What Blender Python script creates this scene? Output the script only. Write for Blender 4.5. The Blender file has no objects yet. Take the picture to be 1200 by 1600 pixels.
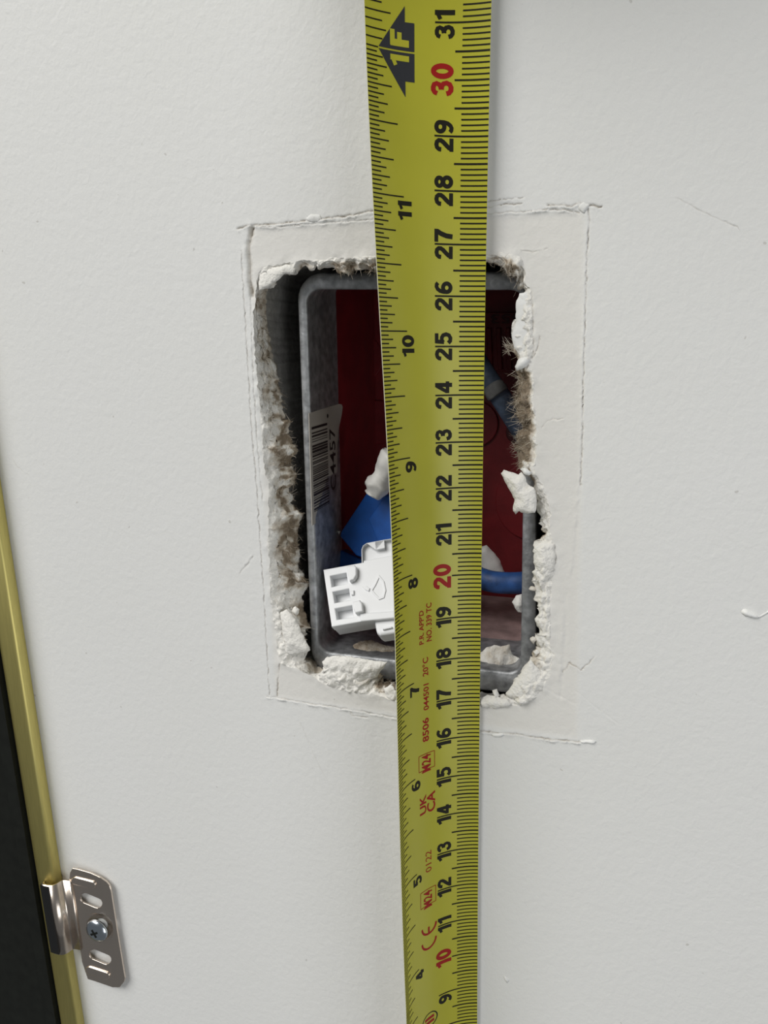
import bpy, bmesh, math, random
import numpy as np
from mathutils import Vector, noise
from mathutils.geometry import delaunay_2d_cdt

random.seed(7)
SC = bpy.context.scene
COL = SC.collection
MM = 0.001

# ------------------------------------------------------------------ camera
# wall front is the plane y = 0, the room is on the -y side, z is up; all working units are millimetres
FPX = 1155.0
PITCH, YAW, ROLL, DIST = (math.radians(a) for a in (13.0, 16.0, 0.0, 0.0))
DIST = 160.0
_f = np.array([-math.sin(YAW) * math.cos(PITCH), math.cos(YAW) * math.cos(PITCH), -math.sin(PITCH)])
_r = np.array([math.cos(YAW), math.sin(YAW), 0.0])
_u = np.cross(_r, _f)
CAM = -_f * (DIST / _f[1])
cd = bpy.data.cameras.new('camera')
cam = bpy.data.objects.new('camera', cd)
COL.objects.link(cam)
from mathutils import Matrix
cam.matrix_world = Matrix(((_r[0], _u[0], -_f[0], CAM[0] * MM), (_r[1], _u[1], -_f[1], CAM[1] * MM),
                           (_r[2], _u[2], -_f[2], CAM[2] * MM), (0, 0, 0, 1)))
cd.sensor_fit = 'VERTICAL'
cd.sensor_height = 36.0
cd.lens = FPX / 1600.0 * 36.0
cd.clip_start = 0.005
cd.clip_end = 50
SC.camera = cam

# ------------------------------------------------------------------ light and exposure
SC.view_settings.view_transform = 'Standard'
SC.view_settings.look = 'None'
SC.view_settings.gamma = 1.0
SC.view_settings.use_curve_mapping = False
SC.view_settings.exposure = 0.0
W = bpy.data.worlds.new('room_fill_light')
SC.world = W
W.use_nodes = True
W.node_tree.nodes['Background'].inputs['Color'].default_value = (0.93, 0.97, 1.0, 1)
W.node_tree.nodes['Background'].inputs['Strength'].default_value = 0.13


def area_light(name, loc, target, sx, sy, power, color):
    l = bpy.data.lights.new(name, 'AREA')
    l.shape = 'RECTANGLE'
    l.size, l.size_y, l.energy, l.color = sx, sy, power, color
    o = bpy.data.objects.new(name, l)
    COL.objects.link(o)
    o.location = loc
    o.rotation_euler = (Vector(target) - Vector(loc)).to_track_quat('-Z', 'Y').to_euler()
    return o


area_light('window_light', (-1.15, -1.35, 1.55), (0, 0, 0), 1.7, 1.4, 52.0, (1.0, 0.985, 0.955))
area_light('room_fill_light', (1.5, -1.35, -0.45), (0, 0, 0), 1.2, 1.2, 12.0, (0.97, 0.985, 1.0))  # added fill from low right, brightens the torn edge and undersides


# ------------------------------------------------------------------ helpers
def ray(px, py):
    return _f + _r * (px - 600) / FPX - _u * (py - 800) / FPX


def at(px, py, y=0.0):
    """the point of the plane y (mm behind the wall front) that a measured photo position belongs to"""
    d = ray(px, py)
    return CAM + d * ((y - CAM[1]) / d[1])


def on_plane(px, py, P0, n):
    d = ray(px, py)
    return CAM + d * (((np.asarray(P0) - CAM) @ n) / (d @ n))


def unit(v):
    v = np.asarray(v, float)
    return v / np.linalg.norm(v)


def fbm(p, octaves=4, sc=1.0):
    return noise.fractal(Vector(p) * sc, 1.0, 2.0, octaves)


def new_obj(name, mesh, mat, parent):
    o = bpy.data.objects.new(name, mesh)
    COL.objects.link(o)
    if parent is not None:
        o.parent = parent
    if mat is not None:
        for m in (mat if isinstance(mat, (list, tuple)) else [mat]):
            mesh.materials.append(m)
    return o


BASE = {}


def base_of(o):
    while o.parent is not None:
        o = o.parent
    return BASE.get(o.name, np.zeros(3))


def mk(name, V, Fc, mat, parent=None, smooth=False, attrs=None, matidx=None, base=None):
    V = np.asarray(V, float)
    b = base_of(parent) if parent is not None else (np.zeros(3) if base is None else np.asarray(base, float))
    me = bpy.data.meshes.new(name)
    me.from_pydata([tuple((v - b) * MM) for v in V], [], [tuple(int(i) for i in f) for f in Fc])
    me.validate(clean_customdata=False)
    bm = bmesh.new()
    bm.from_mesh(me)
    bmesh.ops.recalc_face_normals(bm, faces=bm.faces)
    bm.to_mesh(me)
    bm.free()
    if smooth:
        me.polygons.foreach_set('use_smooth', [True] * len(me.polygons))
    if matidx is not None:
        me.polygons.foreach_set('material_index', matidx)
    if attrs:
        for k, a in attrs.items():
            at_ = me.attributes.new(k, 'FLOAT', 'POINT')
            at_.data.foreach_set('value', list(map(float, a)))
    o = new_obj(name, me, mat, parent)
    if parent is None:
        o.location = tuple(b * MM)
        BASE[o.name] = b
    return o


def thing(name, label, cat, base, group=None):
    o = bpy.data.objects.new(name, None)
    COL.objects.link(o)
    o.empty_display_size = 0.01
    o.location = tuple(np.asarray(base) * MM)
    o['label'] = label
    o['category'] = cat
    if group:
        o['group'] = group
    BASE[o.name] = np.asarray(base, float)
    return o


def tag(o, label=None, cat=None, kind=None, group=None):
    for k, v in (('label', label), ('category', cat), ('kind', kind), ('group', group)):
        if v:
            o[k] = v
    return o


def plate(name, outer, holes, O, X, Y, N, depth, mat, parent=None, bevel=0.0, smooth=False, base=None, bres=2):
    """a polygon with holes in the frame O, X, Y (mm), extruded by depth along -N (N faces outward)"""
    cu = bpy.data.curves.new('tmp', 'CURVE')
    cu.dimensions = '2D'
    cu.fill_mode = 'BOTH'
    cu.extrude = max(depth / 2 - bevel, 1e-4)
    cu.bevel_depth = bevel
    cu.bevel_resolution = bres
    cu.offset = -bevel
    for lp in [outer] + list(holes):
        sp = cu.splines.new('POLY')
        sp.points.add(len(lp) - 1)
        for p, q in zip(sp.points, lp):
            p.co = (q[0], q[1], 0, 1)
        sp.use_cyclic_u = True
    t = bpy.data.objects.new('tmp', cu)
    COL.objects.link(t)
    dg = bpy.context.evaluated_depsgraph_get()
    me = t.evaluated_get(dg).to_mesh()
    L = np.array([v.co[:] for v in me.vertices])
    Fc = [tuple(p.vertices) for p in me.polygons]
    t.evaluated_get(dg).to_mesh_clear()
    bpy.data.objects.remove(t)
    bpy.data.curves.remove(cu)
    X, Y, N = unit(X), unit(Y), unit(N)
    V = np.asarray(O) + L[:, :1] * X + L[:, 1:2] * Y + (L[:, 2:3] - depth / 2) * N
    # weld so smooth shading and normals behave
    key = {}
    mp = []
    VV = []
    for v in V:
        k = tuple(np.round(v, 4))
        if k not in key:
            key[k] = len(VV)
            VV.append(v)
        mp.append(key[k])
    FF = []
    for f in Fc:
        g = []
        for i in f:
            if mp[i] not in g:
                g.append(mp[i])
        if len(g) > 2:
            FF.append(g)
    return mk(name, VV, FF, mat, parent, smooth=smooth, base=base)


def local2d(pxs, O, X, Y, N):
    X, Y, N = unit(X), unit(Y), unit(N)
    out = []
    for q in pxs:
        P = on_plane(q[0], q[1], O, N) - np.asarray(O)
        out.append((P @ X, P @ Y))
    return out


def loft(rings, closed=True, cap0=False, cap1=False):
    n = len(rings[0])
    V = [p for r in rings for p in r]
    Fc = []
    for k in range(len(rings) - 1):
        for i in range(n if closed else n - 1):
            j = (i + 1) % n
            Fc.append((k * n + i, k * n + j, (k + 1) * n + j, (k + 1) * n + i))
    if cap0:
        Fc.append(tuple(range(n)))
    if cap1:
        Fc.append(tuple((len(rings) - 1) * n + i for i in range(n)))
    return V, Fc


def tube(path, radii, n=16, squash=1.0, up=(0, 1, 0)):
    path = [np.asarray(p, float) for p in path]
    if not hasattr(radii, '__len__'):
        radii = [radii] * len(path)
    rings = []
    for i, p in enumerate(path):
        t = unit(path[min(i + 1, len(path) - 1)] - path[max(i - 1, 0)])
        a = unit(np.cross(t, up))
        b = np.cross(a, t)
        rings.append([p + radii[i] * (math.cos(w) * a + squash * math.sin(w) * b) for w in np.linspace(0, 2 * math.pi, n, endpoint=False)])
    return loft(rings, True, True, True)


def smooth_path(pts, n):
    pts = np.asarray(pts, float)
    out = []
    P = np.vstack([2 * pts[0] - pts[1], pts, 2 * pts[-1] - pts[-2]])
    for i in range(1, len(P) - 2):
        for t in np.linspace(0, 1, n, endpoint=False):
            a, b, c, d = P[i - 1], P[i], P[i + 1], P[i + 2]
            out.append(0.5 * ((2 * b) + (-a + c) * t + (2 * a - 5 * b + 4 * c - d) * t * t + (-a + 3 * b - 3 * c + d) * t ** 3))
    out.append(pts[-1])
    return out


def inside(poly, p):
    x, y = p
    r = False
    n = len(poly)
    for i in range(n):
        x1, y1 = poly[i]
        x2, y2 = poly[(i + 1) % n]
        if (y1 > y) != (y2 > y) and x < (x2 - x1) * (y - y1) / (y2 - y1) + x1:
            r = not r
    return r


def inside_many(poly, P):
    P = np.asarray(P)
    r = np.zeros(len(P), bool)
    n = len(poly)
    for i in range(n):
        x1, y1 = poly[i]
        x2, y2 = poly[(i + 1) % n]
        c = ((y1 > P[:, 1]) != (y2 > P[:, 1]))
        with np.errstate(divide='ignore', invalid='ignore'):
            xi = (x2 - x1) * (P[:, 1] - y1) / ((y2 - y1) if y2 != y1 else 1e-9) + x1
        r ^= c & (P[:, 0] < xi)
    return r


def seg_dist(P, A, B):
    """distance of points P to a polyline (signed side returned too)"""
    best = np.full(len(P), 1e9)
    side = np.zeros(len(P))
    par = np.zeros(len(P))
    acc = 0.0
    for a, b in zip(A, B):
        d = b - a
        L = np.linalg.norm(d) + 1e-9
        t = np.clip(((P - a) @ d) / (L * L), 0, 1)
        q = a + t[:, None] * d
        e = P - q
        r = np.linalg.norm(e, axis=1)
        m = r < best
        best[m] = r[m]
        side[m] = (d[0] * e[m, 1] - d[1] * e[m, 0]) / L
        par[m] = acc + t[m] * L
        acc += L
    return best, side, par


def dense(poly, step, jit, closed=True, seed=0.0):
    """resample a 2-D outline and roughen it"""
    out = []
    n = len(poly)
    for i in range(n if closed else n - 1):
        a = np.asarray(poly[i], float)
        b = np.asarray(poly[(i + 1) % n], float)
        k = max(1, int(np.linalg.norm(b - a) / step))
        for j in range(k):
            p = a + (b - a) * j / k
            o = np.array([fbm((p[0], p[1], seed), 4, 0.9), fbm((p[0], p[1], seed + 37), 4, 0.9)]) * jit
            out.append(p + o)
    if not closed:
        out.append(np.asarray(poly[-1], float))
    return out


def lump(name, pxs, y, thick, mat, parent, tilt=(0, 0), rough=0.3, step=0.5, jit=0.25, seed=1.0, back=0.4, attr=0.0, base=None):
    """a broken crumb, flake or flap: traced outline in the plane y with a swollen rough front and a back"""
    pts = [at(q[0], q[1], y) for q in pxs]
    poly = dense([(p[0], p[2]) for p in pts], step, jit, True, seed)
    P = np.array(poly)
    c = P.mean(0)
    lo, hi = P.min(0), P.max(0)
    gx, gz = np.meshgrid(np.arange(lo[0], hi[0], step), np.arange(lo[1], hi[1], step))
    G = np.column_stack([gx.ravel(), gz.ravel()]) + np.random.RandomState(int(seed * 10)).uniform(-.15, .15, (gx.size, 2)) * step
    G = G[inside_many(poly, G)]
    A = P
    B = np.roll(P, -1, 0)
    if len(G):
        d, _, _ = seg_dist(G, A, B)
        G = G[d > step * 0.45]
    nb = len(P)
    allp = [Vector(p) for p in P] + [Vector(p) for p in G]
    r = delaunay_2d_cdt(allp, [], [list(range(nb))], 1, 1e-6)
    v2, fc = r[0], r[2]
    Q = np.array([(v.x, v.y) for v in v2])
    d, _, _ = seg_dist(Q, A, B)
    dm = max(d.max(), 1e-6)
    prof = np.sqrt(np.clip(d / dm, 0, 1))
    V = []
    for q, h in zip(Q, prof):
        yy = y + tilt[0] * (q[0] - c[0]) + tilt[1] * (q[1] - c[1]) - thick * h - rough * (0.8 * fbm((q[0], q[1], seed * 3), 3, 0.3) + .35 * fbm((q[0], q[1], seed * 3), 4, 0.9) + .5 * (noise.turbulence(Vector((q[0] * .5, q[1] * .5, seed)), 4, True, noise_basis='BLENDER') - .5)) * (0.25 + h)
        V.append((q[0], yy, q[1]))
    n = len(V)
    for q, h in zip(Q, prof):
        yy = y + tilt[0] * (q[0] - c[0]) + tilt[1] * (q[1] - c[1]) + back * (0.15 + h)
        V.append((q[0], yy, q[1]))
    Fc = [tuple(f) for f in fc] + [tuple(n + i for i in reversed(f)) for f in fc]
    cnt = {}
    for f in fc:
        for i in range(len(f)):
            e = (f[i], f[(i + 1) % len(f)])
            cnt[tuple(sorted(e))] = cnt.get(tuple(sorted(e)), 0) + 1
    for (i, j), k in cnt.items():
        if k == 1:
            Fc.append((i, j, n + j, n + i))
    return mk(name, V, Fc, mat, parent, smooth=True, attrs={'brown': [attr] * len(V)}, base=base)


# ------------------------------------------------------------------ materials
def mat_new(name):
    m = bpy.data.materials.new(name)
    m.use_nodes = True
    nt = m.node_tree
    return m, nt, nt.nodes['Principled BSDF']


def simple(name, color, rough=0.5, metal=0.0, bump=0.0, bscale=2000.0, var=0.0, vscale=300.0, coat=0.0, spec=0.5, trans=0.0):
    m, nt, b = mat_new(name)
    b.inputs['Base Color'].default_value = (*color, 1)
    b.inputs['Roughness'].default_value = rough
    b.inputs['Metallic'].default_value = metal
    b.inputs['Coat Weight'].default_value = coat
    b.inputs['Specular IOR Level'].default_value = spec
    tc = nt.nodes.new('ShaderNodeTexCoord')
    if var > 0:
        n = nt.nodes.new('ShaderNodeTexNoise')
        n.inputs['Scale'].default_value = vscale
        n.inputs['Detail'].default_value = 6
        nt.links.new(tc.outputs['Object'], n.inputs['Vector'])
        cr = nt.nodes.new('ShaderNodeValToRGB')
        cr.color_ramp.elements[0].position = 0.3
        cr.color_ramp.elements[1].position = 0.7
        cr.color_ramp.elements[0].color = (*[max(0, c * (1 - var)) for c in color], 1)
        cr.color_ramp.elements[1].color = (*[min(1, c * (1 + var)) for c in color], 1)
        nt.links.new(n.outputs['Fac'], cr.inputs['Fac'])
        nt.links.new(cr.outputs['Color'], b.inputs['Base Color'])
    if bump > 0:
        n2 = nt.nodes.new('ShaderNodeTexNoise')
        n2.inputs['Scale'].default_value = bscale
        n2.inputs['Detail'].default_value = 4
        nt.links.new(tc.outputs['Object'], n2.inputs['Vector'])
        bp = nt.nodes.new('ShaderNodeBump')
        bp.inputs['Strength'].default_value = 1.0
        bp.inputs['Distance'].default_value = bump * MM
        nt.links.new(n2.outputs['Fac'], bp.inputs['Height'])
        nt.links.new(bp.outputs['Normal'], b.inputs['Normal'])
    return m


def wall_paint():
    m, nt, b = mat_new('painted_wall')
    b.inputs['Roughness'].default_value = 0.62
    b.inputs['Specular IOR Level'].default_value = 0.35
    tc = nt.nodes.new('ShaderNodeTexCoord')

    def nz(scale, det, stretch=(1, 1, 1), dist=0.0):
        mp = nt.nodes.new('ShaderNodeMapping')
        mp.inputs['Scale'].default_value = stretch
        nt.links.new(tc.outputs['Object'], mp.inputs['Vector'])
        n = nt.nodes.new('ShaderNodeTexNoise')
        n.inputs['Scale'].default_value = scale
        n.inputs['Detail'].default_value = det
        n.inputs['Distortion'].default_value = dist
        nt.links.new(mp.outputs['Vector'], n.inputs['Vector'])
        return n

    def mixc(fac, a, c):
        x = nt.nodes.new('ShaderNodeMix')
        x.data_type = 'RGBA'
        nt.links.new(fac, x.inputs['Factor'])
        for sock, val in ((x.inputs[6], a), (x.inputs[7], c)):
            if isinstance(val, tuple):
                sock.default_value = (*val, 1)
            else:
                nt.links.new(val, sock)
        return x.outputs[2]

    def math_(op, a, c):
        x = nt.nodes.new('ShaderNodeMath')
        x.operation = op
        for sock, val in ((x.inputs[0], a), (x.inputs[1], c)):
            if isinstance(val, (int, float)):
                sock.default_value = val
            else:
                nt.links.new(val, sock)
        return x.outputs[0]

    def att(n):
        a = nt.nodes.new('ShaderNodeAttribute')
        a.attribute_name = n
        return a.outputs['Fac']

    big = nz(22, 4)
    c0 = mixc(big.outputs['Fac'], (0.775, 0.775, 0.750), (0.800, 0.800, 0.785))
    c1 = mixc(math_('MULTIPLY', att('patch'), 0.75), c0, (0.775, 0.755, 0.710))
    c2 = mixc(att('groove'), c1, (0.36, 0.31, 0.24))
    # tiny dark specks
    sp = nz(520, 1)
    spk = nt.nodes.new('ShaderNodeValToRGB')
    spk.color_ramp.elements[0].position = 0.775
    spk.color_ramp.elements[1].position = 0.80
    nt.links.new(sp.outputs['Fac'], spk.inputs['Fac'])
    c3 = mixc(math_('MULTIPLY', spk.outputs['Color'], 0.35), c2, (0.3, 0.27, 0.22))
    nt.links.new(c3, b.inputs['Base Color'])
    s1 = nz(560, 3, (1.1, 1, 0.95), 0.4)
    s2 = nz(1700, 2)
    s3 = nz(150, 2, (0.7, 1, 1.1))
    h = math_('ADD', math_('MULTIPLY', s1.outputs['Fac'], 0.115), math_('MULTIPLY', s2.outputs['Fac'], 0.03))
    h = math_('ADD', h, math_('MULTIPLY', s3.outputs['Fac'], 0.045))
    bp = nt.nodes.new('ShaderNodeBump')
    bp.inputs['Strength'].default_value = 1.0
    bp.inputs['Distance'].default_value = 1.0 * MM
    nt.links.new(h, bp.inputs['Height'])
    nt.links.new(bp.outputs['Normal'], b.inputs['Normal'])
    return m


def plaster_mat():
    m, nt, b = mat_new('broken_plaster')
    b.inputs['Roughness'].default_value = 0.9
    b.inputs['Specular IOR Level'].default_value = 0.2
    tc = nt.nodes.new('ShaderNodeTexCoord')
    a = nt.nodes.new('ShaderNodeAttribute')
    a.attribute_name = 'brown'
    n = nt.nodes.new('ShaderNodeTexNoise')
    n.inputs['Scale'].default_value = 420
    n.inputs['Detail'].default_value = 6
    nt.links.new(tc.outputs['Object'], n.inputs['Vector'])
    ad = nt.nodes.new('ShaderNodeMath')
    ad.operation = 'ADD'
    nt.links.new(a.outputs['Fac'], ad.inputs[0])
    nt.links.new(n.outputs['Fac'], ad.inputs[1])
    cr = nt.nodes.new('ShaderNodeValToRGB')
    e = cr.color_ramp.elements
    e[0].position, e[0].color = 0.50, (0.87, 0.85, 0.80, 1)
    e[1].position, e[1].color = 0.98, (0.27, 0.215, 0.155, 1)
    x = e.new(0.72)
    x.color = (0.68, 0.62, 0.53, 1)
    x = e.new(1.25 if False else 0.86)
    x.color = (0.40, 0.335, 0.26, 1)
    sub = nt.nodes.new('ShaderNodeMath')
    sub.operation = 'MULTIPLY'
    sub.inputs[1].default_value = 0.78
    nt.links.new(ad.outputs[0], sub.inputs[0])
    nt.links.new(sub.outputs[0], cr.inputs['Fac'])
    nt.links.new(cr.outputs['Color'], b.inputs['Base Color'])
    n2 = nt.nodes.new('ShaderNodeTexNoise')
    n2.inputs['Scale'].default_value = 1500
    n2.inputs['Detail'].default_value = 5
    nt.links.new(tc.outputs['Object'], n2.inputs['Vector'])
    bp = nt.nodes.new('ShaderNodeBump')
    bp.inputs['Distance'].default_value = 0.35 * MM
    nt.links.new(n2.outputs['Fac'], bp.inputs['Height'])
    nt.links.new(bp.outputs['Normal'], b.inputs['Normal'])
    return m


def fibre_mat():
    m, nt, b = mat_new('paper_fibre')
    b.inputs['Roughness'].default_value = 0.9
    a = nt.nodes.new('ShaderNodeAttribute')
    a.attribute_name = 'brown'
    cr = nt.nodes.new('ShaderNodeValToRGB')
    cr.color_ramp.elements[0].color = (0.62, 0.56, 0.46, 1)
    cr.color_ramp.elements[1].color = (0.25, 0.19, 0.125, 1)
    nt.links.new(a.outputs['Fac'], cr.inputs['Fac'])
    nt.links.new(cr.outputs['Color'], b.inputs['Base Color'])
    return m


def brushed(name, color, rough, var=0.15):
    m, nt, b = mat_new(name)
    b.inputs['Metallic'].default_value = 1.0
    b.inputs['Roughness'].default_value = rough
    tc = nt.nodes.new('ShaderNodeTexCoord')
    mp = nt.nodes.new('ShaderNodeMapping')
    mp.inputs['Scale'].default_value = (1, 1, 0.06)
    nt.links.new(tc.outputs['Object'], mp.inputs['Vector'])
    n = nt.nodes.new('ShaderNodeTexNoise')
    n.inputs['Scale'].default_value = 2500
    n.inputs['Detail'].default_value = 3
    nt.links.new(mp.outputs['Vector'], n.inputs['Vector'])
    cr = nt.nodes.new('ShaderNodeValToRGB')
    cr.color_ramp.elements[0].color = (*[c * (1 - var) for c in color], 1)
    cr.color_ramp.elements[1].color = (*[c * (1 + var) for c in color], 1)
    nt.links.new(n.outputs['Fac'], cr.inputs['Fac'])
    nt.links.new(cr.outputs['Color'], b.inputs['Base Color'])
    return m


M = dict(
    wall=wall_paint(), plaster=plaster_mat(), fibre=fibre_mat(),
    cavity=simple('cavity_board', (0.30, 0.29, 0.27), 0.9, bump=0.3, bscale=700, var=0.25),
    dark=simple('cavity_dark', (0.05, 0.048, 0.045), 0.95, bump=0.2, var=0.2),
    paint=simple('white_paint', (0.84, 0.84, 0.82), 0.5, bump=0.06, bscale=900),
    galv=simple('galvanised_steel', (0.42, 0.43, 0.44), 0.55, 0.8, bump=0.08, bscale=1500, var=0.38, vscale=450),
    red=simple('red_plastic', (0.19, 0.011, 0.015), 0.42, bump=0.03, var=0.25, vscale=120),
    redtext=simple('red_moulding', (0.06, 0.004, 0.006), 0.45),
    redfloor=simple('dusty_red_plastic', (0.32, 0.22, 0.21), 0.8, var=0.3, vscale=220, bump=0.1),
    sticker=simple('sticker_paper', (0.46, 0.43, 0.38), 0.6),
    ink=simple('black_ink', (0.018, 0.017, 0.016), 0.45),
    tapey=simple('tape_yellow', (0.50, 0.475, 0.034), 0.37, spec=.5, var=0.05, vscale=60, bump=0.004, bscale=300),
    tapeink=simple('tape_black_print', (0.016, 0.014, 0.008), 0.55, spec=.2),
    tapered=simple('tape_red_print', (0.36, 0.014, 0.012), 0.5, spec=.2),
    tapeedge=simple('tape_steel_back', (0.62, 0.60, 0.45), 0.4),
    tapegray=simple('tape_arrow_print', (0.035, 0.036, 0.042), 0.42, spec=.4),
    whitepl=simple('white_plastic', (0.80, 0.81, 0.82), 0.38, bump=0.01),
    bluepl=simple('blue_plastic', (0.006, 0.075, 0.32), 0.33, bump=0.01, var=0.15),
    cable=simple('blue_cable', (0.075, 0.105, 0.155), 0.5, var=0.55, vscale=260, bump=0.05, bscale=600),
    sleeve=simple('white_sleeve', (0.60, 0.59, 0.56), 0.5, bump=0.15, bscale=250, var=0.1),
    brass=brushed('brushed_brass', (0.66, 0.58, 0.215), 0.5),
    black=simple('dark_panel', (0.010, 0.011, 0.009), 0.6, var=0.2, spec=.2),
    nickel=brushed('nickel_plate', (0.78, 0.68, 0.59), 0.27, 0.05),
    dark_refl=simple('dark_reflection', (0.006, 0.006, 0.006), 0.5),  # black that stands in for the dark reflection on the bracket channel
    zinc=simple('zinc_screw', (0.60, 0.66, 0.72), 0.2, 1.0, bump=0.02, bscale=1500),
)

# ------------------------------------------------------------------ the hole: paired outlines (painted edge, broken inner edge, depth, brownness, bulge)
HOLE = [
 (401,447,404,457,3,.1,.2),(403,425,424,446,2.5,0,.6),(420,416,440,431,2.5,0,.8),(442,412,452,430,3,0,.5),(455,409,462,429,4,.1,.3),
 (467,408,469,420,5,.2,.2),(480,407,482,421,6,.2,.3),(497,405,497,417,6,.1,.3),(515,404,511,421,6,.1,.3),(532,403,532,428,6,.5,.4),
 (545,402,545,424,6,.6,.4),(560,402,560,422,6,.3,.4),(587,400,587,422,6,.8,.4),(640,399,640,421,6,.5,.3),(700,399,700,420,6,.5,.3),
 (750,400,752,412,6,.5,.3),(763,400,764,408,5,.3,.3),(771,396,776,410,4,.6,.3),(785,395,786,424,5,.9,.5),(800,396,800,427,5,.6,.5),
 (813,402,806,436,5,.4,.4),(821,420,812,445,4,.5,.4),(822,440,820,452,3,.4,.3),
 (830,455,818,458,1.5,0,.2),(830,470,808,471,1,0,.3),(831,484,808,485,1,0,.3),(832,500,808,500,1,0,.3),(832,515,800,520,1,0,.3),
 (832,530,798,528,1,0,.3),(832,545,800,541,1.5,.2,.3),(831,556,809,557,2,.4,.2),(829,560,808,564,1,0,.4),(830,570,806,576,1,0,.4),
 (833,582,811,586,2.5,1,.3),(834,603,808,614,3,1,.5),(834,630,806,630,3,1,.5),(836,645,808,645,3,1,.5),(838,663,818,662,3,1,.3),
 (838,690,808,686,3,1,.5),(837,717,810,707,3,1,.5),(835,733,812,728,2.5,.8,.4),(838,745,828,745,2,.5,.2),(848,758,836,765,2,.1,.2),
 (858,790,842,800,1.5,0,.1),(861,815,846,820,1.5,0,.1),(858,830,851,833,3,.4,.1),(862,843,842,845,2,.3,.6),
 (867,855,833,852,.5,0,1.3),(867,875,833,872,.5,0,1.4),(865,895,836,898,.5,0,1.3),(862,912,831,906,1,.1,1.0),(861,922,831,922,1,0,.9),
 (860,935,834,932,1,0,1.0),(859,950,837,948,1,0,1.0),(860,973,839,973,1,0,.9),(860,990,842,990,1.5,0,.8),(859,1003,833,996,1,.1,.6),
 (860,1012,840,1010,3,.1,.4),(866,1022,832,1018,2,.2,.4),(863,1040,828,1028,1.5,.2,.4),(858,1056,816,1048,1,.1,.6),(850,1072,804,1065,.5,0,.8),
 (839,1088,795,1080,.5,0,.8),(823,1100,790,1086,.8,0,.8),(800,1103,775,1084,1.5,0,.8),(772,1106,766,1092,1.5,0,.7),(750,1102,750,1090,2,.1,.6),
 (700,1103,700,1088,3,.4,.3),(650,1100,650,1085,4,.6,.3),(617,1097,617,1066,4,.5,.3),(597,1088,602,1064,4,.5,.4),(577,1085,597,1058,3.5,.4,.4),
 (560,1083,594,1048,2.5,.2,.5),(545,1081,585,1038,1.5,0,.8),(525,1077,555,1032,1,0,1.0),(510,1071,525,1028,1,0,1.0),(500,1065,506,1034,1,0,.7),
 (493,1060,508,1045,3,.1,.3),(483,1053,500,1050,5,.1,.1),(470,1048,487,1046,4,.2,.2),(455,1043,479,1030,3,.1,.4),(445,1040,481,1020,3,0,.6),
 (437,1035,484,1014,3,0,.8),(433,1010,478,1005,3,.1,.6),(430,985,476,990,4,.4,.5),(427,965,482,980,5,.5,.5),(424,945,475,958,6,.4,.5),
 (422,925,475,940,7,.2,.4),(422,910,480,915,7,.7,.4),(421,895,481,908,7,.7,.5),(421,875,468,893,7,.6,.4),(420,862,469,880,7,.7,.4),
 (418,848,467,855,7,.7,.4),(419,830,466,832,7,.6,.4),(420,812,474,803,7,.7,.5),(420,795,454,787,7,.5,.4),(420,775,456,762,7,.7,.4),
 (419,755,461,742,7,.7,.4),(415,735,453,725,7,.5,.4),(411,715,465,707,7,.8,.4),(410,700,456,692,7,.8,.4),(409,675,453,667,7,.5,.4),
 (407,650,448,650,7,.4,.4),(405,625,440,628,7,.5,.4),(403,605,438,610,7,.6,.4),(401,590,433,597,7,.4,.4),(400,575,431,577,7,.2,.4),
 (399,560,417,556,6,.5,.3),(398,545,418,530,6,.2,.3),(397,530,412,520,5,.6,.3),(397,510,408,505,4,.1,.2),(397,490,410,490,4,.1,.2),
 (398,475,402,473,3,.6,.2)]

HOLE = [h[:4] + (h[4] * (.22 if h[1] < 412 else 1), h[5], h[6] * (.65 if h[0] > 855 else 1)) for h in HOLE]
HP = []
for k in range(len(HOLE)):
    a, b = np.array(HOLE[k], float), np.array(HOLE[(k + 1) % len(HOLE)], float)
    Fa, Fb = at(a[0], a[1], 0), at(b[0], b[1], 0)
    n = max(1, int(max(np.linalg.norm(Fb - Fa), 0.6 * np.linalg.norm(at(b[2], b[3], b[4]) - at(a[2], a[3], a[4]))) / 0.33))
    for j in range(n):
        t = j / n
        q = a + (b - a) * t
        F0 = Fa + (Fb - Fa) * t
        I0 = at(q[2], q[3], q[4])
        jf = np.array([fbm((F0[0], F0[2], 1.3), 5, 0.8), 0, fbm((F0[0], F0[2], 9.1), 5, 0.8)]) * 0.42
        ji = np.array([fbm((F0[0], F0[2], 21.), 5, 0.55), 0.8 * fbm((F0[0], F0[2], 5.), 4, 0.6), fbm((F0[0], F0[2], 33.), 5, 0.55)]) * 1.0
        HP.append((F0 + jf, I0 + ji, q[4], q[5], q[6], q[0]))
FR = [h[0] for h in HP]
hole2d = [(p[0], p[2]) for p in FR]

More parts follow.
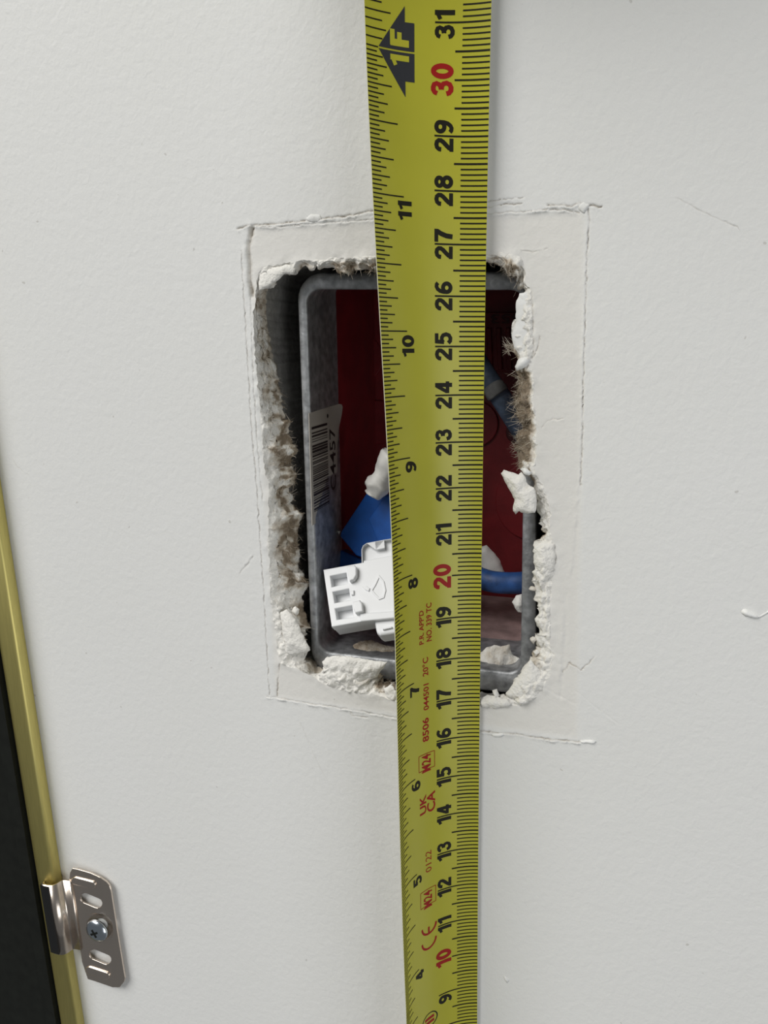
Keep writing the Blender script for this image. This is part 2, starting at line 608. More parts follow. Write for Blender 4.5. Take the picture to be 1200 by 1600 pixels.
# ------------------------------------------------------------------ the wall
# score lines and cracks, measured positions: (points, half width mm, depth mm, ridge mm, soil)
SCORE = [
 ([(372,357),(390,352),(440,349),(470,346),(500,342),(540,338),(585,329)], .16, .30, .35, .9),
 ([(400,354),(440,354),(480,350),(530,347),(590,342)], .12, .15, .22, .45),
 ([(394,356),(388,382),(390,415),(391,440),(394,462)], .42, .75, .20, .85),
 ([(377,391),(379,430),(383,500),(388,580),(393,670),(401,760),(406,840),(411,910),(416,1000),(421,1086)], .10, .22, .10, .55),
 ([(391,442),(393,500),(396,600),(402,690),(410,780)], .12, .2, .12, .35),
 ([(437,1038),(434,1062),(433,1088)], .14, .3, .1, .8),
 ([(417,1088),(440,1091),(480,1099),(550,1109),(620,1122),(700,1134),(755,1143)], .14, .22, .45, .5),
 ([(755,1142),(775,1146),(800,1146),(830,1151),(860,1155),(905,1159)], .15, .28, .36, .8),
 ([(918,322),(921,340),(917,400),(915,480),(912,580),(910,680),(907,757)], .12, .28, .12, .6),
 ([(762,323),(790,319),(815,318)], .12, .25, .15, .7),
 ([(760,334),(795,331),(835,330),(852,327)], .12, .2, .4, .45),
 ([(852,328),(880,328),(905,333)], .12, .25, .2, .6),
 ([(858,321),(878,320),(893,323),(906,317),(920,320),(940,323)], .15, .35, .3, .85),
 ([(763,314),(790,311),(817,309)], .10, .2, .1, .6),
 ([(830,455),(832,500),(833,545),(832,558)], .14, .3, .15, .85),
 ([(843,528),(840,545),(835,556)], .10, .15, .08, .6),
 ([(395,869),(385,884),(375,896)], .16, .16, .12, .3),
 ([(880,1050),(890,1037),(908,1047),(920,1036),(928,1027)],     .12, .22, .08, .8),
 ([(884,930),(884,980),(880,1040),(876,1090)], .35, .10, .14, .0),
 ([(907,757),(900,850),(894,900)], .25, .06, .08, .0),
 ([(900,1080),(930,1104),(965,1130)], .15, .05, .04, .05),
 ([(1062,312),(1090,327),(1122,343),(1152,354)], .10, .12, .0, .35),
 ([(470,1130),(482,1160),(500,1200)], .10, .05, .02, .2),
 ([(848,667),(856,657),(880,654)], .10, .1, .05, .3),
 ([(838,840),(866,855),(868,880)], .15, .2, .1, .3),
 ([(548,1113),(552,1119),(575,1121)], .14, .2, .3, .5),
 ([(25,727),(34,735),(45,742)], .06, .03, .0, .55),
 ([(850,1073),(870,1086),(900,1100)], .25, .06, .06, .0),
 ([(855,388),(845,392),(815,392)], .1, .12, .05, .3),
]
score2d = []
for pts, w, d, rg, so in SCORE:
    P = np.array([(p[0], p[2]) for p in (at(x, y, 0) for x, y in pts)])
    P = np.array(dense(P, 0.45, 0.22, False, seed=len(score2d) * 5.0))
    score2d.append((P, w, d, rg, so))


def build_wall():
    X0, X1, Z0, Z1 = -260.0, 200.0, -290.0, 230.0
    pts = []
    gx, gz = np.meshgrid(np.arange(-46, 58, 0.62), np.arange(-66, 76, 0.62))
    G = np.column_stack([gx.ravel(), gz.ravel()])
    rs = np.random.RandomState(3)
    G += rs.uniform(-.14, .14, G.shape)
    cx, cz = np.meshgrid(np.arange(X0, X1 + .1, 6.0), np.arange(Z0, Z1 + .1, 6.0))
    C = np.column_stack([cx.ravel(), cz.ravel()])
    C = C[~((C[:, 0] > -47) & (C[:, 0] < 59) & (C[:, 1] > -67) & (C[:, 1] < 77))]
    S = []
    for P, w, d, rg, so in score2d:
        T = np.gradient(P, axis=0)
        T /= np.linalg.norm(T, axis=1)[:, None] + 1e-9
        Nn = np.column_stack([-T[:, 1], T[:, 0]])
        for o in (-4.2, -2.2, -1.1, 0, 1.1, 2.2, 4.2):
            S.append(P + Nn * o * w)
    S = np.vstack(S)
    A = np.array(hole2d)
    B = np.roll(A, -1, 0)
    allq = np.vstack([G, C, S])
    allq = allq[~inside_many(hole2d, allq)]
    near = (np.abs(allq[:, 0]) < 48) & (np.abs(allq[:, 1]) < 68)
    dd = np.full(len(allq), 99.0)
    dd[near] = seg_dist(allq[near], A, B)[0]
    allq = allq[dd > 0.2]
    nb = len(hole2d)
    vv = [Vector(p) for p in hole2d] + [Vector(p) for p in allq]
    r = delaunay_2d_cdt(vv, [(i, (i + 1) % nb) for i in range(nb)], [], 0, 1e-5)
    Q = np.array([(v.x, v.y) for v in r[0]])
    fc = r[2]
    cen = np.array([Q[list(f)].mean(0) for f in fc])
    keep = ~inside_many(hole2d, cen)
    fc = [f for f, k in zip(fc, keep) if k]
    # keep the boundary vertices on their own outline (depth from the paired outline is 0)
    H = np.zeros(len(Q))
    gro = np.zeros(len(Q))
    for si, (P, w, d, rg, so) in enumerate(score2d):
        m = (Q[:, 0] > P[:, 0].min() - 6) & (Q[:, 0] < P[:, 0].max() + 6) & (Q[:, 1] > P[:, 1].min() - 6) & (Q[:, 1] < P[:, 1].max() + 6)
        idx = np.nonzero(m)[0]
        r_, s_, par = seg_dist(Q[idx], P[:-1], P[1:])
        mod = np.array([0.55 + 0.9 * fbm((p * 0.45, si * 7.7, 0), 3, 1.0) for p in par])
        mod = np.clip(mod + 0.2, 0.7 if w > .4 else 0.05, 1.6)
        mod2 = np.clip(np.array([0.5 + 1.3 * fbm((p * 0.35, si * 3.3, 8), 3, 1.0) for p in par]), 0, 1.7)
        g = np.exp(-(r_ / w) ** 2)
        H[idx] += d * g * mod
        H[idx] -= rg * np.exp(-((s_ + 2.2 * w) / (1.5 * w)) ** 2) * np.exp(-(np.maximum(r_ - np.abs(s_), 0) / w) ** 2) * mod2
        gro[idx] = np.maximum(gro[idx], so * np.exp(-(r_ / (w * 1.1)) ** 2) * np.clip(mod, 0, 1))
    rect = [(p[0], p[2]) for p in (at(x, y, 0) for x, y in ((385, 354), (918, 326), (905, 1158), (428, 1092)))]
    RA = np.array(rect)
    dist, _, _ = seg_dist(Q, RA, np.roll(RA, -1, 0))
    ins = inside_many(rect, Q)
    patch = np.where(ins, np.clip(dist / 1.2, 0, 1), 0)
    # the cut patch stands a hair lower than the paint round it, and the paint lifts a little at the broken edge
    H += 0.12 * patch
    de, _, _ = seg_dist(Q, A, B)
    lift = np.exp(-(de / 1.3) ** 2) * np.clip([0.25 + 0.9 * fbm((q[0], q[1], 3.), 3, 0.35) for q in Q], -0.2, 0.9)
    lift[de < 1e-3] *= 1.0
    H -= 0.35 * lift
    V = np.column_stack([Q[:, 0], H, Q[:, 1]])
    return V, fc, patch, gro


V, fc, patch, gro = build_wall()
wall = mk('wall_back', V, fc, M['wall'], smooth=True, attrs={'patch': patch, 'groove': gro})
tag(wall, 'white painted plasterboard wall with a ragged rectangular hole cut through it', kind='structure')
wall_lookup = {(round(v[0], 3), round(v[2], 3)): v[1] for v in V}

# broken edge: from the painted outline back to the torn inner outline, then the undercut
rings, brown = [], []
NL = 22
for k in range(NL + 1):
    t = k / NL
    ring = []
    for i, (F0, I0, dep, br, bu, fx) in enumerate(HP):
        f = F0.copy()
        f[1] = wall_lookup.get((round(F0[0], 3), round(F0[2], 3)), 0.0)
        p = f + (I0 - f) * t
        env = math.sin(math.pi * min(1, t * 1.02)) ** 0.7 if 0 < t < 1 else 0.0
        p[1] -= bu * env
        if k > 0:
            L = np.linalg.norm(I0 - f)
            a = min(1.0, 0.35 + L * 0.09) * (0.35 + 0.65 * env)
            q = (p[0], p[1] * 1.3, p[2])
            q = (p[0], p[1] * 1.3, p[2] * 0.75)
            n1 = fbm((q[0] + 50, q[1], q[2]), 3, 0.28)
            n2 = fbm((q[0], q[1] + 50, q[2]), 4, 0.9) + 1.1 * (noise.turbulence(Vector((q[0] * .55, q[1] * .8, q[2] * .45)), 4, True, noise_basis='BLENDER') - .55)
            p = p + a * np.array([0.45 * fbm(q, 4, 0.35) + .3 * n2, 0.95 * n1 + 0.70 * n2 + .22 * fbm((q[0], q[1], q[2] + 90), 3, 1.7), 0.4 * fbm((q[0], q[1] + 50, q[2]), 4, 0.4)])
        ring.append(p)
        b_ = br * min(1, max(0, t - .12) * 2.0) * (0.75 + 1.7 * fbm((F0[0] * .6, F0[2] * .6, t * 4), 5, 0.7)) + (0.15 * t)
        if br > 0.9:
            b_ = max(b_, 0.75 * min(1, t * 3))
        brown.append(max(0, min(1, b_)))
    rings.append(ring)
for k, (t, yd) in enumerate(((0.35, 1.5), (0.7, 3.2))):
    ring = []
    for i, (F0, I0, dep, br, bu, fx) in enumerate(HP):
        p = rings[NL][i] + (F0 - rings[NL][i]) * t
        p = np.array([p[0], max(rings[NL][i][1], min(dep, 5)) + (yd if fx < 480 else yd * 0.3), p[2]])
        ring.append(p)
        brown.append(0.5)
    rings.append(ring)
Vt, Ft = loft(rings)
edge = mk('torn_plaster_edge', Vt, Ft, M['plaster'], wall, smooth=True, attrs={'brown': brown})
tag(edge, 'crumbling white plaster edge with torn brown paper round the hole')
# the straight recess of the board behind the broken face
last = rings[-1]
rec = [last]
for yd in (14, 30, 44):
    rec.append([np.array([F0[0] + (-0.8 if fx < 480 else 0.6) * (1 if yd > 20 else .5) * 0.3, yd if fx < 480 else max(p[1], 5.2) + 0.02 * yd, p[2] if fx > 480 else F0[2]])
                for p, (F0, I0, dep, br, bu, fx) in zip(last, HP)])
Vr, Fr = loft(rec)
mk('board_recess', Vr, Fr, M['cavity'], wall, smooth=True)
# dark void behind the board
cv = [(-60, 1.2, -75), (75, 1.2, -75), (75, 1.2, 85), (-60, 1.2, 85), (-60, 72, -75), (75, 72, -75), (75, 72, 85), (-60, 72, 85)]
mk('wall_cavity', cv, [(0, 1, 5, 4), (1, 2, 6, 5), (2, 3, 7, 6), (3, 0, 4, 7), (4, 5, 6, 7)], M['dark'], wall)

# paper fibres hanging off the torn edge
Vf, Ff, bf = [], [], []
rs = random.Random(11)
for i, (F0, I0, dep, br, bu, fx) in enumerate(HP):
    if br < 0.3:
        continue
    cnt = int(br * 10 * rs.random() + (9 if br > .9 else 5 if br > .45 else 0) + rs.random())
    for c in range(cnt):
        k = NL - int(rs.random() ** (1.6 if br > .9 else 1.9) * (NL - 4))
        p = rings[k][i].copy()
        inn = unit((I0 - F0) * np.array([1, .25, 1]) + 1e-6)
        dr = unit(inn * rs.uniform(-.2, 1) + np.array([rs.gauss(0, .7), -rs.uniform(0, 1.0), rs.gauss(0, .7)]))
        L = rs.uniform(0.5, 1.9) * (0.6 + .5 * br)
        w = rs.uniform(0.025, 0.06)
        sd = unit(np.cross(dr, (rs.gauss(0, 1), rs.gauss(0, 1), rs.gauss(0, 1))))
        cl = unit(np.array([rs.gauss(0, 1), rs.gauss(0, 1), rs.gauss(0, 1)]))
        col = rs.random()
        b0 = len(Vf)
        for s in range(4):
            t = s / 3
            q = p + dr * L * t + cl * L * 0.45 * t * t
            ww = w * (1 - 0.7 * t)
            Vf += [q - sd * ww, q + sd * ww]
            bf += [col, col]
        for s in range(3):
            Ff.append((b0 + 2 * s, b0 + 2 * s + 1, b0 + 2 * s + 3, b0 + 2 * s + 2))
# a frayed tuft poking into the opening on the right
for c in range(70):
    p = at(rs.uniform(794, 806), rs.uniform(536, 556), 1.2)
    tgt = at(rs.uniform(784, 797), rs.uniform(524, 556), 1.0 + rs.uniform(-1, 1))
    dr = tgt - p
    sd = unit(np.cross(dr, (rs.gauss(0, 1), rs.gauss(0, 1), rs.gauss(0, 1))))
    b0 = len(Vf)
    col = rs.uniform(0, .8)
    for s in range(4):
        t = s / 3
        q = p + dr * t + np.array([0, -.3, .3]) * t * t * rs.uniform(-1, 1)
        ww = 0.035 * (1 - 0.6 * t)
        Vf += [q - sd * ww, q + sd * ww]
        bf += [col, col]
    for s in range(3):
        Ff.append((b0 + 2 * s, b0 + 2 * s + 1, b0 + 2 * s + 3, b0 + 2 * s + 2))
fib = mk('paper_fibre', Vf, Ff, M['fibre'], wall, attrs={'brown': bf})
fib['kind'] = 'stuff'

# loose and hanging pieces of plaster and paint on the wall
PL = M['plaster']
lump('plaster_chunk', [(503,1034),(512,1026),(530,1022),(560,1027),(585,1031),(606,1033),(598,1046),(588,1058),(570,1064),(552,1076),(530,1080),(512,1072),(500,1062),(508,1048)], 0.4, 1.6, PL, wall, tilt=(.0, -.12), rough=.8, seed=2.1)
lump('plaster_chunk', [(828,1030),(838,1040),(846,1052),(850,1062),(846,1076),(834,1086),(815,1094),(796,1090),(790,1084),(797,1074),(806,1062),(815,1050)], 0.2, 1.1, PL, wall, tilt=(.1, -.05), rough=.35, seed=3.3)
lump('plaster_chunk', [(438,956),(447,952),(458,962),(468,980),(477,1000),(485,1016),(470,1022),(455,1024),(446,1020),(442,990)], 0.2, 1.1, PL, wall, rough=.5, seed=4.2)
lump('plaster_chunk', [(836,850),(850,846),(866,850),(868,870),(866,890),(858,898),(842,896),(834,880),(833,862)], -0.2, .9, PL, wall, rough=.45, seed=5.5)
lump('torn_paper_curl', [(782,741),(786,734),(797,738),(809,741),(815,737),(822,745),(824,757),(836,763),(839,782),(837,800),(824,802),(810,799),(806,804),(802,797),(804,783),(796,765),(787,752)], -1.0, 1.3, PL, wall, tilt=(-.12, 0), rough=.5, seed=6.1)
lump('torn_paper_curl', [(813,733),(820,731),(832,737),(827,743),(818,741)], -1.6, .6, M['paint'], wall, rough=.2, seed=6.8)
lump('paint_flap', [(403,444),(406,430),(420,421),(440,414),(455,413),(462,420),(458,428),(445,428),(435,437),(420,447),(405,454)], -0.05, .35, PL, wall, rough=.3, seed=7.2)
lump('paint_flap', [(812,459),(826,455),(832,480),(833,520),(832,553),(812,556),(803,542),(798,524),(806,500),(806,474)], .3, .25, M['paint'], wall, rough=.14, seed=8.4)
lump('paint_flap', [(810,560),(822,558),(829,563),(824,572),(808,580),(805,573)], -.2, .7, M['paint'], wall, rough=.3, seed=8.9)
lump('plaster_chunk', [(600,1075),(612,1070),(622,1084),(618,1096),(604,1092)], .5, 1.2, PL, wall, rough=.6, seed=9.1)
lump('plaster_chunk', [(748,1092),(762,1086),(778,1089),(795,1092),(800,1102),(775,1107),(752,1105)], -.2, 1.0, PL, wall, rough=.5, seed=9.6)
lump('plaster_chunk', [(768,1079),(776,1077),(781,1087),(774,1092)], .2, .9, PL, wall, rough=.4, seed=9.9)
for i, (cx, cy, rr) in enumerate(((855,1050,4),(846,1046,5),(838,1020,5),(833,1000,5),(462,955,6),(858,1066,4),(832,920,5),(836,905,5))):
    lump('plaster_crumb', [(cx + rr * math.cos(w) * (1 + .35 * math.sin(3 * w + i)), cy + rr * math.sin(w) * (1 + .3 * math.cos(2 * w + i))) for w in np.linspace(0, 6.28, 9)[:-1]],
         1.0 if cx > 500 else 2.2, .6, PL, wall, rough=.3, seed=12.0 + i, attr=.1 if i % 3 else .35, step=.4)
lump('paint_flake', [(905,1157),(925,1156),(932,1159),(928,1162),(908,1161)], -.1, .4, M['paint'], wall, rough=.1, seed=31., step=.35, jit=.1)
lump('paint_flake', [(764,1147),(785,1145),(789,1148),(782,1152),(772,1151)], -.1, .35, M['paint'], wall, rough=.1, seed=32., step=.35, jit=.1)
lump('paint_flake', [(904,320),(912,316),(922,319),(918,327),(912,333),(904,328)], -.05, .4, M['wall'], wall, rough=.3, seed=33., step=.35, jit=.15)
lump('paint_flake', [(478,341),(486,334),(500,336),(503,344),(492,348),(482,346)], -.02, .14, M['wall'], wall, rough=.3, seed=34., step=.35, jit=.15)
lump('paint_drip', [(1157,957),(1161,952),(1166,951),(1173,955),(1181,959),(1186,963),(1196,957),(1206,949),(1207,953),(1198,960),(1187,966),(1176,966),(1164,963)], -.05, .7, M['paint'], wall, rough=.05, seed=35., step=.4, jit=.04)
lump('paint_drip', [(787,1524),(792,1527),(796,1532),(792,1536),(788,1531)], -.02, .3, M['wall'], wall, rough=.1, seed=36., step=.3, jit=.1)

# ------------------------------------------------------------------ back box
bx = thing('electrical_back_box', 'grey galvanised steel back box with red plastic back, set in the wall hole', 'electrical box', at(660, 1045, 26))


def rrect(quad, rad, n=8):
    """rounded outline through a nearly rectangular quad TL, TR, BR, BL (3-D points in one plane)"""
    Q = [np.asarray(q, float) for q in quad]
    out = []
    for i in range(4):
        c, pv, nx = Q[i], Q[i - 1], Q[(i + 1) % 4]
        a, b = unit(pv - c), unit(nx - c)
        ce = c + (a + b) * rad
        for w in np.linspace(0, math.pi / 2, n):
            out.append(ce - b * rad * math.cos(w) - a * rad * math.sin(w) if False else ce - rad * (b * math.cos(w) + a * math.sin(w)))
    return out


YR = 6.0
DRAFT = 0.16   # the top of the box rises a little towards its back


def draft(r, dy):
    return [np.array([p[0], p[1], p[2] + (DRAFT * dy if p[2] > 20 else 0)]) for p in r]


outq = [at(463, 426, YR), at(839, 424, YR), at(838, 1089, YR), at(487, 1050, YR)]
innq = [at(479, 452, YR), at(821, 453, YR), at(813, 1053, YR), at(498, 1018, YR)]


def shift(r, dy, sc=1.0):
    c = np.mean(r, axis=0)
    return [np.array([c[0] + (p[0] - c[0]) * sc, p[1] + dy, c[2] + (p[2] - c[2]) * sc]) for p in r]


ro, ri = rrect(outq, 6.0), rrect(innq, 3.2)
rimr = [draft(shift(ro, 20.0), 19), shift(ro, 1.0), shift(ro, .25, .996), shift(ro, 0, .985),
        [a * .5 + b * .5 + np.array([0, -.15, 0]) for a, b in zip(ro, ri)], shift(ri, 0, 1.012), shift(ri, .25, 1.003), shift(ri, .9), draft(shift(ri, 20.0), 19)]
Vb, Fb_ = loft(rimr)
mk('metal_frame', Vb, Fb_, M['galv'], bx, smooth=True)
# red tray behind the steel frame
trr = [draft(shift(ri, 20.0), 19), draft(shift(ri, 54.0), 53)]
Vb, Fb_ = loft(trr, cap1=True)
# floor faces are dusted over
mi = []
for f in Fb_:
    c = np.mean([Vb[i] for i in f], axis=0)
    mi.append(1 if (len(f) == 4 and c[2] < -36) else 0)
tray = mk('red_back', Vb, Fb_, [M['red'], M['redfloor']], bx, matidx=mi)
tag(tray, 'dark red plastic back of the box with round knockouts')
YB = YR + 54.0


def bp_(px, py, dy=0.0):
    return at(px, py, YB - dy)


def bplate(name, pxs, dy, depth, mat, bevel=0.2, parent=tray):
    O = bp_(pxs[0][0], pxs[0][1], dy)
    X, Y, N = np.array([1, 0, 0.]), np.array([0, 0, 1.]), np.array([0, -1., 0])
    return plate(name, local2d(pxs, O, X, Y, N), [], O, X, Y, N, depth, mat, parent, bevel)


bplate('raised_pad', [(640, 488), (900, 488), (900, 582), (640, 578)], 1.6, 1.5, M['red'])
for i in range(9):
    x = 700 + i * 15
    bplate('rib', [(x, 512), (x + 7, 512), (x + 10, 578), (x + 3, 578)], 2.5, 1.0, M['red'], .3)
for (cx, cy, r) in ((742, 662, 36), (836, 783, 62), (560, 560, 38), (590, 660, 34)):
    ring = [(cx + r * math.cos(w), cy + r * math.sin(w)) for w in np.linspace(0, 6.2832, 48, endpoint=False)]
    bplate('knockout', ring, 1.0, .95, M['red'], .25)
bplate('screw_boss', [(803 + 13 * math.cos(w), 676 + 15 * math.sin(w)) for w in np.linspace(0, 6.28, 24, endpoint=False)], 1.6, 1.5, M['redtext'], .3)
bplate('screw_boss', [(806 + 5 * math.cos(w), 672 + 6 * math.sin(w)) for w in np.linspace(0, 6.28, 18, endpoint=False)], 2.2, .5, M['black'], .1)


def glyphs(text, size, offset=0.0, xs=1.0, spacing=1.0):
    """flat mesh of a text in mm: vertices (n,2) and faces; origin at the lower left"""
    cu = bpy.data.curves.new('tmp', 'FONT')
    cu.body = text
    cu.size = 1.0
    cu.offset = offset
    cu.space_character = spacing
    cu.resolution_u = 3
    t = bpy.data.objects.new('tmp', cu)
    COL.objects.link(t)
    dg = bpy.context.evaluated_depsgraph_get()
    e = t.evaluated_get(dg)
    me = e.to_mesh()
    L = np.array([v.co[:2] for v in me.vertices])
    Fc = [tuple(p.vertices) for p in me.polygons]
    e.to_mesh_clear()
    bpy.data.objects.remove(t)
    bpy.data.curves.remove(cu)
    L -= L.min(0)
    return L, Fc, size, xs


def fit_glyphs(text, height, width, offset=0.0, spacing=1.0):
    L, Fc, _, _ = glyphs(text, 1, offset, 1, spacing)
    mx = L.max(0)
    return L / mx * np.array([width, height]), Fc


# moulded number, upside down, on the red pad
L, Fc = fit_glyphs('453', 2.6, 8.8, 0.02)
O = bp_(816, 487.5, 2.1)
for sgn in (1,):
    V = [np.array([O[0] - p[0], O[1], O[2] - 0.5 - p[1]]) for p in L]
    mk('moulded_number', V, Fc, M['redtext'], tray)

# sticker on the left inner side of the frame
A0, A1 = at(480.3, 520, YR), at(494, 950, YR)
edir = unit(A1 - A0)
ny = np.array([0, 1., 0])
nS = unit(np.cross(edir, ny))
if nS[0] < 0:
    nS = -nS
Os = A0 + nS * 0.25
stp = [(483, 646), (500, 640), (530, 631), (534, 632), (535.5, 636), (534, 648), (529, 672), (527, 700), (527, 790), (519, 803), (488, 821)]
l2 = local2d(stp, Os, ny, -edir, nS)
stick = plate('barcode_sticker', l2, [], Os, ny, -edir, nS, 0.18, M['sticker'], bx, 0.0)
tag(stick, 'off white paper sticker with a barcode and C4457')


def on_sticker(px, py, lift=0.06):
    return on_plane(px, py, Os + nS * lift, nS)


# bars run along the depth of the frame
rb = random.Random(5)
pa, pb = on_sticker(486, 668), on_sticker(489, 812)
Lbar = (pb - pa) @ edir
depth0 = (on_sticker(487, 700) - pa) @ ny
depth1 = (on_sticker(512, 690) - pa) @ ny
t = 0.0
V, Fc = [], []
while t < Lbar - 1.6:
    w = rb.choice((.16, .25, .3, .45, .6))
    for s in (0, w):
        for dd_ in (depth0 + .4, depth1):
            V.append(pa + edir * (t + s) + ny * dd_)
    b0 = len(V) - 4
    Fc.append((b0, b0 + 1, b0 + 3, b0 + 2))
    t += w + rb.choice((.18, .2, .35, .5)) * (2.2 if t < 4 else 1)
mk('barcode_bars', V, Fc, M['ink'], stick)
pc, pe = on_sticker(521, 766), on_sticker(521, 668)
Ltx = (pc - pe) @ edir
L, Fc = fit_glyphs('C4457', ((on_sticker(526, 720) - on_sticker(514, 720)) @ ny) * 1.0, Ltx, 0.01)
L[:, 1] *= .72
dA = (on_sticker(524.5, 720) - pc) @ ny
V = [pc - edir * p[0] + ny * (dA - p[1]) for p in L]
mk('sticker_number', V, Fc, M['ink'], stick)
pd = on_sticker(512, 650)
V = [pd + ny * .55 * math.cos(w) + edir * .55 * math.sin(w) for w in np.linspace(0, 6.28, 14, endpoint=False)]
mk('sticker_dot', V, [tuple(range(14))], M['ink'], stick)

# hole in the bottom of the frame: a dark punched slot
zf = lambda px, py: on_plane(px, py, at(700, 1043, YR) + np.array([0, 0, .12]), unit(np.array([0.02, 0, 1.])))
V = [zf(775 + 11 * math.cos(w), 971 + 4.5 * math.sin(w)) for w in np.linspace(0, 6.28, 20, endpoint=False)]
mk('punched_hole', V, [tuple(range(20))], M['black'], bx)

# ------------------------------------------------------------------ white terminal block
TAU = math.radians(38)
nT = np.array([0.0, -math.cos(TAU), math.sin(TAU)])
nT = unit(nT)
OT = at(505, 890, 7.5)
# in-plane axes: X along the top edge of the block, Y up in its own plane
ptr = on_plane(570, 878.5, OT, nT)
XT = unit(ptr - OT)
YT = unit(np.cross(nT, XT))
if YT[2] < 0:
    YT = -YT
tb = thing('terminal_block', 'white plastic push-in terminal block hanging loose in the box beside the tape', 'terminal block', at(560, 985, 10))


def tl(pxs, lift=0.0):
    return local2d(pxs, OT + nT * lift, XT, YT, nT)


def tplate(name, pxs, holes, lift, depth, bevel, mat=M['whitepl']):
    return plate(name, tl(pxs, lift), [tl(h, lift) for h in holes], OT + nT * lift, XT, YT, nT, depth, mat, tb, bevel)


slots = [[(516, 900), (541, 895), (543.5, 911), (518.5, 917)], [(520, 925), (545, 920), (547.5, 937), (523, 942)], [(523.5, 951), (550, 946), (552, 964), (526.5, 968)]]
bodyo = [(505, 890), (568, 878.5), (568, 876), (640, 862), (650, 955), (583, 968), (518, 979.5)]
tplate('block_face', bodyo, slots, 0.0, 3.0, 0.25)
inner = [(506, 891), (568, 879), (640, 864), (650, 953), (583, 967), (518.3, 978.5)]
tplate('block_body', inner, [], -2.9, 7.6, 0.2)
tplate('top_lug', [(565, 884), (564.5, 858), (567, 852), (573, 848), (600, 843), (645, 836), (650, 868)], [[(587.5, 847.5), (599, 845.5), (599.7, 855), (588.3, 857.5)]], -0.6, 1.6, 0.2)
tplate('lug_backing', [(567, 880), (567, 858), (575, 850), (645, 838), (650, 868)], [], -2.1, 3.6, 0.3)
tplate('bottom_lug', [(583, 962), (587, 984), (589, 990), (594, 993), (650, 984), (648, 950)], [], -.9, 6.0, 0.7)
tplate('step_rib', [(562, 958), (650, 952), (650, 962), (584, 969), (563, 971)], [], .5, 1.2, 0.3)
for pts in ([(542, 884), (554, 882.5), (557, 886), (557, 898), (553, 905), (546, 908), (543, 896)], [(551, 940), (562, 937), (566, 943), (567, 955), (555, 958), (552, 951)]):
    tplate('release_button', pts, [], 1.6, 2.0, 0.35)
tplate('release_button', [(547, 923), (553, 922), (553, 929), (549, 930)], [], .5, .7, 0.2)
# moulded emblem: a leaf shaped raised outline
em = [(592, 898), (600, 908), (603, 922), (600, 934), (592, 937), (584, 930), (578, 922), (585, 912)]
em2 = [(592, 903), (598, 911), (600, 922), (598, 931), (592, 933), (586, 927), (582, 922), (587, 914)]
tplate('moulded_mark', em, [em2], .25, .45, 0.08)
tplate('moulded_mark', [(566, 917), (572, 915), (578, 919), (576, 924), (570, 921)], [], .35, .5, 0.12)
tplate('latch_tab', [(597, 981), (612, 978.5), (612, 981), (598, 984)], [], -.2, .8, 0.15)

# ------------------------------------------------------------------ blue connector and its white sleeve
bl = thing('blue_connector', 'shiny blue plastic cable connector behind the white terminal block', 'connector', at(560, 880, 24))
yb = 21.0
Xb, Yb_, Nb = np.array([1, 0, 0.]), np.array([0, 0, 1.]), unit(np.array([-0.25, -1., 0.25]))
Xb = unit(np.cross(Nb, Yb_)) * (1)
Xb = Xb if Xb[0] > 0 else -Xb
Yb2 = np.cross(Nb, Xb)
Yb2 = Yb2 if Yb2[2] > 0 else -Yb2
Ob = at(565, 820, yb)


def blp(name, pxs, lift, depth, bevel):
    return plate(name, local2d(pxs, Ob + Nb * lift, Xb, Yb2, Nb), [], Ob + Nb * lift, Xb, Yb2, Nb, depth, M['bluepl'], bl, bevel)


blp('connector_body', [(572, 771), (606, 772), (650, 776), (650, 872), (590, 880), (556, 868), (531, 838), (533, 830)], 0, 7, .4)
blp('connector_lever', [(601, 775), (650, 775), (650, 850), (590, 846), (576, 811)], 1.5, 2.0, .2)
blp('connector_base', [(528, 858), (560, 872), (600, 884), (600, 905), (530, 890), (524, 868)], -4.0, 5, .5)
for pts in ([(520, 838), (524, 836), (525, 848), (523, 850)], [(526, 829), (532, 830), (530, 836)], [(519, 872), (524, 864), (526, 868), (521, 879)]):
    lump('dust_fleck', pts, yb + 1.5, .4, M['sleeve'], bl, rough=.1, step=.3, jit=.1, seed=pts[0][0] * .1)
pth = smooth_path([at(618, 712, 17), at(602, 738, 17), at(593, 752, 16.5), at(587, 765, 16), at(583, 773, 16)], 6)
rad = [3.2 - 0.6 * i / len(pth) + .5 * math.sin(i * .45 + 1) for i in range(len(pth))]
Vs, Fs = tube(pth, rad, 18)
Vs = [v + np.array([fbm(v, 3, .5), fbm(v + 9, 3, .5), fbm(v + 19, 3, .5)]) * .5 for v in Vs]
sl = mk('cable_sleeve', Vs, Fs, M['sleeve'], bl, smooth=True)
tag(sl, 'crumpled white sleeve on top of the blue connector')

# ------------------------------------------------------------------ cables at the right of the tape
cb = thing('blue_cable', 'dusty blue-grey cable slanting down across the red back beside the tape', 'cable', at(812, 690, 44))
pth = smooth_path([at(700, 500, 40), at(735, 548, 38), at(760, 588, 36), at(785, 625, 36), at(812, 668, 38), at(835, 705, 42)], 8)
Vs, Fs = tube(pth, [2.8] * len(pth), 18, .8)
mk('cable_sheath', Vs, Fs, M['cable'], cb, smooth=True)
pth2 = smooth_path([at(768, 600, 35.5), at(773, 608, 35.3), at(779, 617, 35.2)], 5)
Vs, Fs = tube(pth2, [2.2, 2.6, 2.8, 2.9, 3, 3, 3.05, 3.1, 3.1, 3.1, 3.1][:len(pth2)], 18, .85)
o = mk('stripped_end', Vs, Fs, simple('worn_sheath', (0.13, 0.13, 0.125), .6, var=.7, vscale=220), cb, smooth=True)
tag(o, 'worn pale band where the cable sheath is cut')
